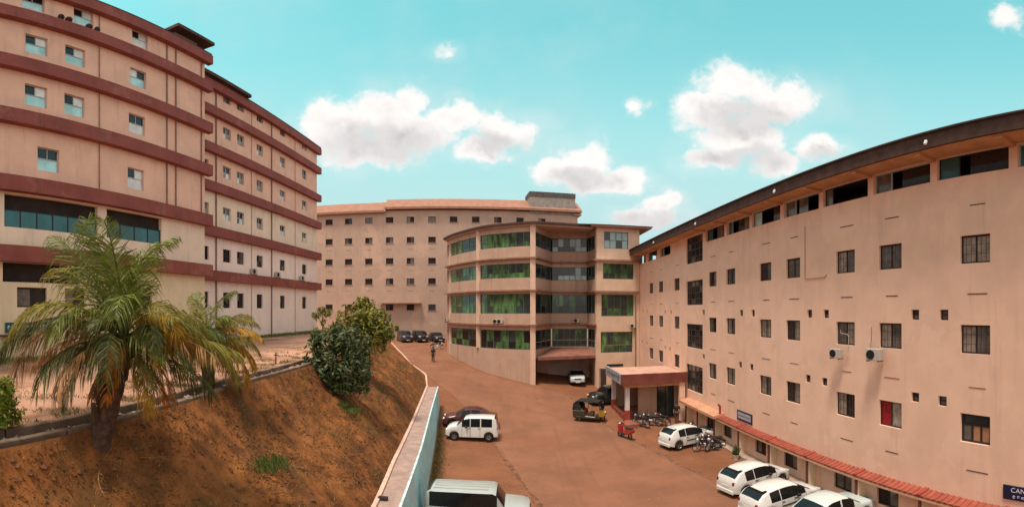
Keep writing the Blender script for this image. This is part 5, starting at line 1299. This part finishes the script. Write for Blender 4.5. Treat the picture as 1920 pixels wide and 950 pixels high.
    for key, me in P_.items():
        m2 = cached(('carm', spec['id'], key, body_mat.name), lambda: me.copy()); m2.materials[0] = body_mat if key == 'body' else car_glass
        nm = 'body' if key == 'body' else ('side_window' if key.startswith('side') else key); m2.name = nm
        link(nm, m2, t)
    for sx in ('xf', 'xr'):
        for sg in (-1, 1): add_wheel(t, spec[sx] * L, sg * (W / 2 - .085), spec['r'])
    e = L / 2; zb = spec['lampz'] * H; wf = W / 2 * (1 - spec.get('taper', .16))
    hl = cached(('hl',), lambda: bev(MB().box(-.10, .05, -.16, .16, -.07, .07), .03, 'headlight', lamp_m)); tl = cached(('tl', spec.get('tall', 0)), lambda: bev(MB().box(-.03, .08, -.07, .07, -.06 - .14 * spec.get('tall', 0), .07 + .14 * spec.get('tall', 0)), .02, 'tail_light', tail_m))
    for sg in (-1, 1):
        link('headlight', hl, t, loc=(e - .05, sg * (wf - .16), zb)); link('tail_light', tl, t, loc=(-e + .03, sg * (wf - .07), spec.get('tailz', spec['lampz']) * H))
        link('mirror', cached(('mir',), lambda: bev(MB().box(-.07, .07, -.09, .09, -.06, .06), .02, 'mirror', trim_m)), t, loc=(spec['ws'][0] * L - .15, sg * (W / 2 + .06), interp([(a * L, b * H) for a, b in spec['belt']], spec['ws'][0] * L) + .05))
        for a, b in spec['side'][:2]:
            link('door_handle', cached(('dh',), lambda: MB().box(-.09, .09, -.012, .012, -.014, .014).mesh('door_handle', trim_m)), t, loc=((a + .02) * L, sg * (W / 2 + .001), spec['belt'][1][1] * H - .1))
    zmb = spec['belt'][1][1] * H; zlo = spec.get('sill', .2) + .06; zmid = lerp(zlo - .06, zmb, .55)
    for xd in sorted({q for ab in spec['side'][:2] for q in ab}):
        for sg in (-1, 1):
            w0 = W / 2; pts_ = [(w0 * .976 + .004, zlo), (w0 + .004, zmid), (w0 * .977 + .004, zmb)]
            if any(abs(xd * L - spec[q] * L) < spec['r'] + .07 for q in ('xf', 'xr')): pts_ = [(lerp(w0, w0 * .977, .25) + .004, max(zmid, spec['r'] * 2 + .08)), pts_[2]]
            mbs = MB()
            for (ya, za), (yb_, zb2) in zip(pts_, pts_[1:]): mbs.quad((xd * L - .008, sg * ya, za), (xd * L + .008, sg * ya, za), (xd * L + .008, sg * yb_, zb2), (xd * L - .008, sg * yb_, zb2))
            link('door_seam', mbs.mesh('door_seam', trim_m), t)
    if spec['id'] == 'van':
        for yr in (-.45, -.15, .15, .45): link('roof_rib', MB().box(-.42 * L, .10 * L, yr - .03, yr + .03, H - .02, H + .028).mesh('roof_rib', body_mat), t)
    if spec['id'] == 'hatch':
        for sg in (-1, 1): link('rub_strip', MB().box(-.17 * L, .2 * L, sg * (W / 2 + .004) - .008, sg * (W / 2 + .004) + .008, zmid - .03, zmid + .03).mesh('rub_strip', trim_m), t)
        link('roof_spoiler', bev(MB().box(-.37 * L, -.30 * L, -wf * .62, wf * .62, H * .955, H * .985), .015, 'roof_spoiler', body_mat), t)
    bw = wf * 1.9
    link('front_bumper', bev(MB().box(e - .09, e + .035, -bw / 2, bw / 2, .22, .36), .03, 'front_bumper', trim_m), t); link('grille', MB().box(e - .03, e + .012, -wf * .55, wf * .55, zb - .09, zb + .03).mesh('grille', trim_m), t)
    link('rear_bumper', bev(MB().box(-e - .035, -e + .09, -bw / 2, bw / 2, .24, .46), .03, 'rear_bumper', body_mat if spec.get('painted', 1) else trim_m), t)
    link('number_plate', MB().box(-e - .012, -e + .01, -.24, .24, .56, .67).mesh('number_plate', plate_m), t); link('number_plate', MB().box(e + .03, e + .042, -.24, .24, .27, .38).mesh('number_plate', plate_m), t)
    t.scale = (scale,) * 3
    return t
HATCH = dict(id='hatch', L=3.85, W=1.68, H=1.45, r=.30, xf=.315, xr=-.33, top=[(-.5, .50), (-.492, .62), (-.465, .75), (-.40, .905), (-.32, .965), (-.18, 1.0), (-.06, 1.0), (.04, .975), (.11, .925), (.29, .655), (.38, .61), (.45, .545), (.485, .47), (.5, .40)],
             belt=[(-.5, .62), (-.3, .62), (.28, .60), (.5, .5)], side=[(.018, .20), (-.17, .018), (-.32, -.178)], ws=(.11, .29), rear=(-.466, -.32), lampz=.45, tailz=.57, tall=.2, tumble=.26, taper=.22)
TALL = dict(id='tallhatch', L=3.6, W=1.5, H=1.68, r=.285, xf=.33, xr=-.335, top=[(-.5, .50), (-.49, .64), (-.475, .90), (-.44, .985), (-.2, 1.0), (.05, .985), (.14, .935), (.285, .655), (.40, .61), (.475, .53), (.5, .40)],
            belt=[(-.5, .60), (-.3, .60), (.28, .585), (.5, .5)], side=[(.025, .18), (-.17, .012), (-.40, -.19)], ws=(.14, .285), rear=(-.488, -.44), lampz=.44, tailz=.50, tall=.8, tumble=.10, taper=.12)
SEDAN = dict(id='sedan', L=4.1, W=1.68, H=1.48, r=.29, xf=.32, xr=-.31, top=[(-.5, .5), (-.48, .62), (-.36, .66), (-.22, .92), (-.12, .985), (.02, .985), (.1, .94), (.26, .66), (.42, .59), (.48, .5), (.5, .42)],
             belt=[(-.5, .6), (-.3, .61), (.26, .60), (.5, .5)], side=[(.0, .16), (-.18, -.02)], ws=(.1, .26), rear=(-.36, -.22), lampz=.47, tailz=.52, tumble=.19)
VAN = dict(id='van', L=4.25, W=1.66, H=1.86, r=.33, xf=.33, xr=-.30, top=[(-.5, .5), (-.495, .62), (-.485, .93), (-.45, .99), (-.2, 1.0), (.14, .99), (.175, .95), (.255, .655), (.44, .60), (.49, .55), (.5, .40)],
           belt=[(-.5, .60), (-.3, .60), (.25, .60), (.5, .55)], side=[(.03, .185), (-.18, .03), (-.455, -.18)], ws=(.175, .255), rear=(-.494, -.45), lampz=.44, tailz=.42, tall=.3, tumble=.09, taper=.08, painted=0)
SUV = dict(id='suv', L=4.2, W=1.76, H=1.72, r=.34, xf=.32, xr=-.31, top=[(-.5, .5), (-.49, .64), (-.46, .88), (-.41, .985), (-.2, 1.0), (.06, .985), (.13, .94), (.25, .67), (.42, .63), (.48, .54), (.5, .42)],
           belt=[(-.5, .62), (-.3, .62), (.25, .61), (.5, .55)], side=[(.03, .17), (-.16, .015), (-.37, -.19)], ws=(.13, .25), rear=(-.485, -.41), lampz=.5, tailz=.55, tall=.4, tumble=.13)
white = paint('paint_white', (.74, .73, .71)); silver = paint('paint_silver', (.55, .58, .57)); maroon = paint('paint_maroon', (.085, .012, .014)); dkgreen = paint('paint_dark_green', (.02, .028, .022)); dkgrey = paint('paint_dark_grey', (.035, .036, .04)); teal = paint('paint_pale_teal', (.60, .68, .66)); tan_s = paint('paint_van_silver', (.40, .42, .40)); black_p = paint('paint_black', (.014, .014, .016))
def G(x, y): return (x, y, gz(x, y) + .03)
x, y, z = on_ground(884, 829); car('parked_car', 'white tall boxy hatchback parked beside the blue wall', G(x, y + .75), math.pi - .03, TALL, white)
x2, y2 = x - .35, y + .75 + 2.35; car('parked_car', 'dark maroon hatchback parked behind the white boxy hatchback', G(x2, y2), math.pi + .06, SEDAN, maroon)
car('parked_van', 'silver grey boxy van with long roof at the bottom edge near the blue wall', G(-1.36, 18.55), -.02, VAN, tan_s, cat='van')
car('parked_car', 'white hatchback parked in front of the porch beside the motorcycles', G(11.65, 28.6), R_(17), HATCH, white)
car('parked_car', 'white hatchback nearest the lean-to, far one of the bottom right group', G(11.75, 19.75), R_(12), HATCH, white)
car('parked_car', 'white hatchback in the middle of the bottom right group', G(11.35, 16.75), R_(8), HATCH, white)
car('parked_car', 'pale teal silver car cut by the bottom edge at the right', G(12.0, 14.15), R_(4), SEDAN, teal)
car('parked_car', 'dark green car parked beside the porch pillars', G(9.2, 41.6), math.pi + .25, SUV, dkgreen)
car('parked_car', 'silver white sedan parked inside the drive-in portal', G(7.25, 50.6), R_(-93), SEDAN, silver)
for px_, lb, sp, mt in ((757, 'leftmost of the dark cars at the far end of the road', SUV, dkgrey), (786, 'middle one of the dark cars at the far end of the road', SUV, black_p), (817, 'rightmost of the dark cars at the far end of the road', SEDAN, dkgrey)):
    x, y, z = on_ground(px_, 641); car('parked_car', lb, G(x, y + .6), R_(-62), sp, mt, 'dark cars at the far end of the road')

# ------------------------------------------------------------------ two- and three-wheelers
def tyre_ring(r, w=.045):
    return cached(('mt', r, w), lambda: MB().lathe([(r - w, -w * .5), (r - w * .3, -w * .55), (r, -w * .2), (r, w * .2), (r - w * .3, w * .55), (r - w, w * .5), (r - w, -w * .5)], 20).mesh('tyre', tyre_m, smooth=50))
def spokes(r):
    def f():
        mb = MB().lathe([(0, -.05), (.05, -.05), (.05, .05), (0, .05)], 8)
        for k in range(6):
            a = math.pi * k / 6; c, s = math.cos(a) * (r - .04), math.sin(a) * (r - .04); mb.tube([(-c, 0, -s), (c, 0, s)], .008, 4)
        return mb.mesh('rim', rim_m)
    return cached(('sp', r), f)
def ell(name, mat, a, b, c, seg=12):
    def f():
        mb = MB(); mb.lathe([(math.sin(math.pi * k / 8), -math.cos(math.pi * k / 8)) for k in range(9)], seg, 'z'); mb.v = [(x * a, y * b, z * c) for x, y, z in mb.v]
        return mb.mesh(name, mat, smooth=60)
    return cached(('ell', name, mat.name, a, b, c), f)
def motorcycle(label, loc, heading, mat, group=None):
    t = thing('motorcycle', label, 'motorcycle', loc, heading, group)
    for x in (.66, -.64):
        w = link('wheel', spokes(.30), t, loc=(x, 0, .30)); link('tyre', tyre_ring(.30), w)
    link('frame', MB().tube([(.52, 0, .82), (.1, 0, .45), (-.15, 0, .36), (-.64, 0, .30)], .03).tube([(.50, 0, .80), (-.3, 0, .66), (-.8, 0, .72)], .025).mesh('frame', trim_m), t)
    link('fork', MB().tube([(.66, .08, .30), (.50, .08, .92)], .025).tube([(.66, -.08, .30), (.50, -.08, .92)], .025).mesh('fork', rim_m), t)
    link('engine', bev(MB().box(-.18, .18, -.14, .14, .25, .52), .04, 'engine', rim_m), t); link('fuel_tank', ell('fuel_tank', mat, .28, .15, .14), t, loc=(.22, 0, .82))
    link('seat', bev(MB().box(-.72, .02, -.13, .13, .74, .84), .04, 'seat', trim_m), t); link('handlebar', MB().tube([(.36, .34, 1.02), (.47, .12, .97), (.47, -.12, .97), (.36, -.34, 1.02)], .018).mesh('handlebar', trim_m), t)
    link('headlamp', ell('headlamp', lamp_m, .08, .1, .1), t, loc=(.60, 0, .86)); link('exhaust', MB().tube([(.1, -.15, .3), (-.3, -.18, .28), (-.78, -.18, .36)], [.03, .04, .05]).mesh('exhaust', rim_m), t)
    link('rear_mudguard', MB().tube([(-.5, 0, .66), (-.78, 0, .64), (-.96, 0, .5)], [.06, .07, .05]).mesh('rear_mudguard', mat), t); link('front_mudguard', MB().tube([(.42, 0, .56), (.62, 0, .64), (.86, 0, .56)], [.04, .06, .04]).mesh('front_mudguard', mat), t)
    for s in (-1, 1): link('mirror', ell('mirror', trim_m, .03, .06, .045), t, loc=(.40, .3 * s, 1.18))
    return t
def scooter(label, loc, heading, mat, group=None):
    t = thing('scooter', label, 'scooter', loc, heading, group)
    for x in (.58, -.52):
        w = link('wheel', spokes(.22), t, loc=(x, 0, .22)); link('tyre', tyre_ring(.22, .07), w)
    link('apron', bev(MB().prism([(.36, .30), (.46, .32), (.62, .92), (.52, .98), (.42, .9)], -.22, .22), .03, 'apron', mat), t)
    link('floorboard', bev(MB().box(-.12, .42, -.17, .17, .26, .33), .02, 'floorboard', trim_m), t); link('rear_body', bev(MB().prism([(-.12, .3), (-.05, .72), (-.8, .78), (-.86, .6), (-.6, .38)], -.2, .2), .05, 'rear_body', mat, 2, True), t)
    link('seat', bev(MB().box(-.76, -.06, -.15, .15, .76, .86), .04, 'seat', trim_m), t); link('front_mudguard', bev(MB().box(.40, .78, -.08, .08, .40, .50), .04, 'front_mudguard', mat), t)
    link('handlebar', MB().tube([(.40, .32, 1.04), (.48, .1, 1.0), (.48, -.1, 1.0), (.40, -.32, 1.04)], .025).mesh('handlebar', trim_m), t); link('headlamp', ell('headlamp', lamp_m, .08, .1, .08), t, loc=(.56, 0, 1.0))
    link('tail_light', MB().box(-.90, -.84, -.1, .1, .60, .70).mesh('tail_light', tail_m), t)
    for s in (-1, 1): link('mirror', ell('mirror', trim_m, .03, .06, .045), t, loc=(.42, .28 * s, 1.18))
    return t
def rickshaw(label, loc, heading, yellow, dark):
    t = thing('auto_rickshaw', label, 'auto rickshaw', loc, heading)
    for x, y in ((1.05, 0), (-.75, .52), (-.75, -.52)):
        w = link('wheel', spokes(.21), t, loc=(x, y, .21)); link('tyre', tyre_ring(.21, .08), w)
    link('body', bev(MB().prism([(.95, .30), (.70, .28), (-1.15, .28), (-1.28, .42), (-1.30, .95), (-.35, .95), (-.25, .50), (.55, .46), (.80, .62)], -.62, .62), .03, 'body', dark), t)
    link('nose', bev(MB().prism([(.78, .42), (1.22, .40), (1.32, .66), (1.14, 1.02), (.86, 1.06)], -.40, .40), .06, 'nose', yellow, 2, True), t)
    link('front_mudguard', bev(MB().box(.86, 1.26, -.1, .1, .40, .48), .03, 'front_mudguard', dark), t)
    link('canopy', bev(MB().prism([(.80, 1.66), (.30, 1.76), (-.95, 1.74), (-1.24, 1.52), (-1.34, .96), (-1.24, .96), (-1.15, 1.46), (-.9, 1.66), (.30, 1.68), (.80, 1.60)], -.62, .62), .015, 'canopy', M('canopy_black', (.025, .022, .02), .8, .3, 3, .2, world=False)), t)
    link('windscreen', MB().prism([(1.10, 1.06), (1.12, 1.06), (.82, 1.62), (.80, 1.62)], -.48, .48).mesh('windscreen', car_glass), t)
    for s in (-1, 1):
        link('canopy_post', MB().tube([(.98, s * .52, 1.0), (.80, s * .57, 1.64)], .025).mesh('canopy_post', trim_m), t); link('canopy_post', MB().tube([(-.28, s * .58, .9), (-.28, s * .58, 1.68)], .022).mesh('canopy_post', trim_m), t)
        link('rear_quarter', MB().prism([(-1.22, .96), (-.55, .96), (-.62, 1.3), (-.8, 1.62), (-1.12, 1.48)], s * .60 - .01, s * .60 + .01).mesh('rear_quarter', MATS['canopy_black']), t)
        link('mudguard', bev(MB().box(-1.0, -.5, s * .52 - .1, s * .52 + .1, .40, .5), .03, 'mudguard', yellow), t); link('mirror', ell('mirror', trim_m, .03, .07, .05), t, loc=(1.0, s * .6, 1.2))
    link('rear_seat', bev(MB().box(-1.1, -.5, -.55, .55, .95, 1.05), .03, 'rear_seat', M('seat_brown', (.16, .08, .04), .6, .2, 3, 0, world=False)), t); link('driver_seat', bev(MB().box(.0, .35, -.25, .25, .5, .78), .03, 'driver_seat', MATS['seat_brown']), t)
    link('headlamp', ell('headlamp', lamp_m, .06, .1, .1), t, loc=(1.27, 0, .78)); link('handlebar', MB().tube([(.78, -.3, 1.02), (.84, 0, 1.06), (.78, .3, 1.02)], .02).mesh('handlebar', trim_m), t)
    return t
yel = paint('paint_yellow', (.42, .23, .03)); redp = paint('paint_red', (.38, .03, .025))
x, y, z = on_ground(1106, 792); rickshaw('black and yellow auto rickshaw standing in the yard before the porch', G(x + .1, y + .5), R_(-24), yel, paint('paint_rickshaw_green', (.03, .032, .02)))
x, y, z = on_ground(1174, 824); scooter('red scooter standing before the red porch step', G(x, y + .3), R_(118), redp)
cl = [black_p, dkgrey, maroon, black_p]
for k, (xx, lb) in enumerate(((9.9, 'leftmost motorcycle of the row under the porch edge'), (10.75, 'middle motorcycle of the row under the porch edge'), (11.6, 'rightmost motorcycle of the row under the porch edge'))):
    motorcycle(lb, G(xx, 33.7 + .1 * (k % 2)), R_(80 + 25 * (k % 2) + 40), cl[k], 'motorcycles in the yard')
for px_, py_, hd, lb in ((1326, 847, 168, 'nearer dark motorcycle beside the white hatchback at the lean-to'), (1352, 842, 205, 'middle motorcycle between the white hatchback and the planters'), (1367, 836, 150, 'motorcycle against the right wall left of the planters')):
    x, y, z = on_ground(px_, py_); motorcycle(lb, G(min(x, 12.9), y + .1), R_(hd), cl[px_ % 3], 'motorcycles in the yard')
scooter('dark scooter behind the white hatchback at the lean-to', G(13.1, 29.9), R_(150), dkgrey)
x, y, z = on_ground(820, 655); motorcycle('dark motorcycle parked in front of the far dark cars', G(x, y), R_(5), black_p, 'motorcycles in the yard')

# ------------------------------------------------------------------ people
def skin_mesh(name, verts, edges, radii, mat, sub=1):
    me = bpy.data.meshes.new(name); me.from_pydata(verts, edges, []); o = bpy.data.objects.new(name, me); col.objects.link(o)
    md = o.modifiers.new('s', 'SKIN'); md.use_smooth_shade = True
    for k, r in enumerate(radii): me.skin_vertices[0].data[k].radius = (r, r) if not isinstance(r, tuple) else r
    me.skin_vertices[0].data[0].use_root = True
    o.modifiers.new('d', 'SUBSURF').levels = sub; o.modifiers['d'].render_levels = sub
    m2 = bpy.data.meshes.new_from_object(o.evaluated_get(bpy.context.evaluated_depsgraph_get())); bpy.data.objects.remove(o)
    m2.name = name; m2.materials.clear(); m2.materials.append(mat); m2.shade_smooth(); return m2
def person(label, loc, heading, shirt, trousers, s=1.0, stride=.16):
    t = thing('person', label, 'person', loc, heading)
    v = [(0, 0, .95), (0, 0, 1.15), (0, 0, 1.38), (0, 0, 1.50), (0, 0, 1.58), (.01, 0, 1.66), (.01, 0, 1.73),
         (0, .18, 1.40), (-.03 - stride * .3, .24, 1.14), (.06 - stride * .5, .25, .90), (.10 - stride * .5, .25, .80), (0, -.18, 1.40), (.0 + stride * .5, -.24, 1.14), (.10 + stride * .6, -.25, .92), (.14 + stride * .6, -.24, .82),
         (0, .09, .90), (stride * .7, .10, .50), (stride, .10, .09), (stride + .15, .11, .045), (0, -.09, .90), (-stride * .3, -.10, .50), (-stride * 1.3, -.10, .10), (-stride * 1.2 + .14, -.11, .045)]
    e = [(0, 1), (1, 2), (2, 3), (3, 4), (4, 5), (5, 6), (2, 7), (7, 8), (8, 9), (9, 10), (2, 11), (11, 12), (12, 13), (13, 14), (0, 15), (15, 16), (16, 17), (17, 18), (0, 19), (19, 20), (20, 21), (21, 22)]
    r = [(.13, .10), (.13, .10), (.15, .11), .055, .075, .10, .085, .06, .045, .035, .04, .06, .045, .035, .04, .09, .06, .045, .045, .09, .06, .045, .045]
    link('body', skin_mesh('body', v, e, r, M('skin_tone', (.22, .11, .07), .6, .1, 4, 0, world=False)), t)
    sv = [v[0], v[1], v[2], (0, 0, 1.45), v[7], v[8], v[11], v[12]]
    link('shirt', skin_mesh('shirt', sv, [(0, 1), (1, 2), (2, 3), (2, 4), (4, 5), (2, 6), (6, 7)], [(.165, .125), (.16, .12), (.175, .13), .08, .078, .06, .078, .06], shirt), t)
    tv = [(0, 0, .97), v[15], v[16], v[17], v[19], v[20], v[21]]
    link('trousers', skin_mesh('trousers', tv, [(0, 1), (1, 2), (2, 3), (0, 4), (4, 5), (5, 6)], [(.15, .12), .105, .078, .066, .105, .078, .066], trousers), t)
    link('hair', ell('hair', M('hair_black', (.01, .009, .009), .6), .115, .11, .085), t, loc=(-.015, 0, 1.735))
    for q in (-1, 1): link('shoe', cached(('shoe',), lambda: bev(MB().box(-.1, .16, -.05, .05, 0, .09), .03, 'shoe', black_m)), t, loc=(stride if q > 0 else -stride * 1.25, .10 * q, 0))
    t.scale = (s, s, s); return t
dk = M('cloth_dark', (.018, .017, .022), .9, .3, 6, 0, world=False)
x, y, z = on_ground(812, 679); person('person in dark clothes walking up the road', G(x, y), R_(100), dk, M('cloth_charcoal', (.03, .03, .035), .9, .2, 6, 0, world=False))
x, y, z = on_ground(1283, 800); person('person in dark shirt standing by the door side of the porch', G(13.0, 34.0), R_(-120), dk, M('cloth_brown', (.09, .06, .045), .9, .2, 6, 0, world=False), stride=.03)
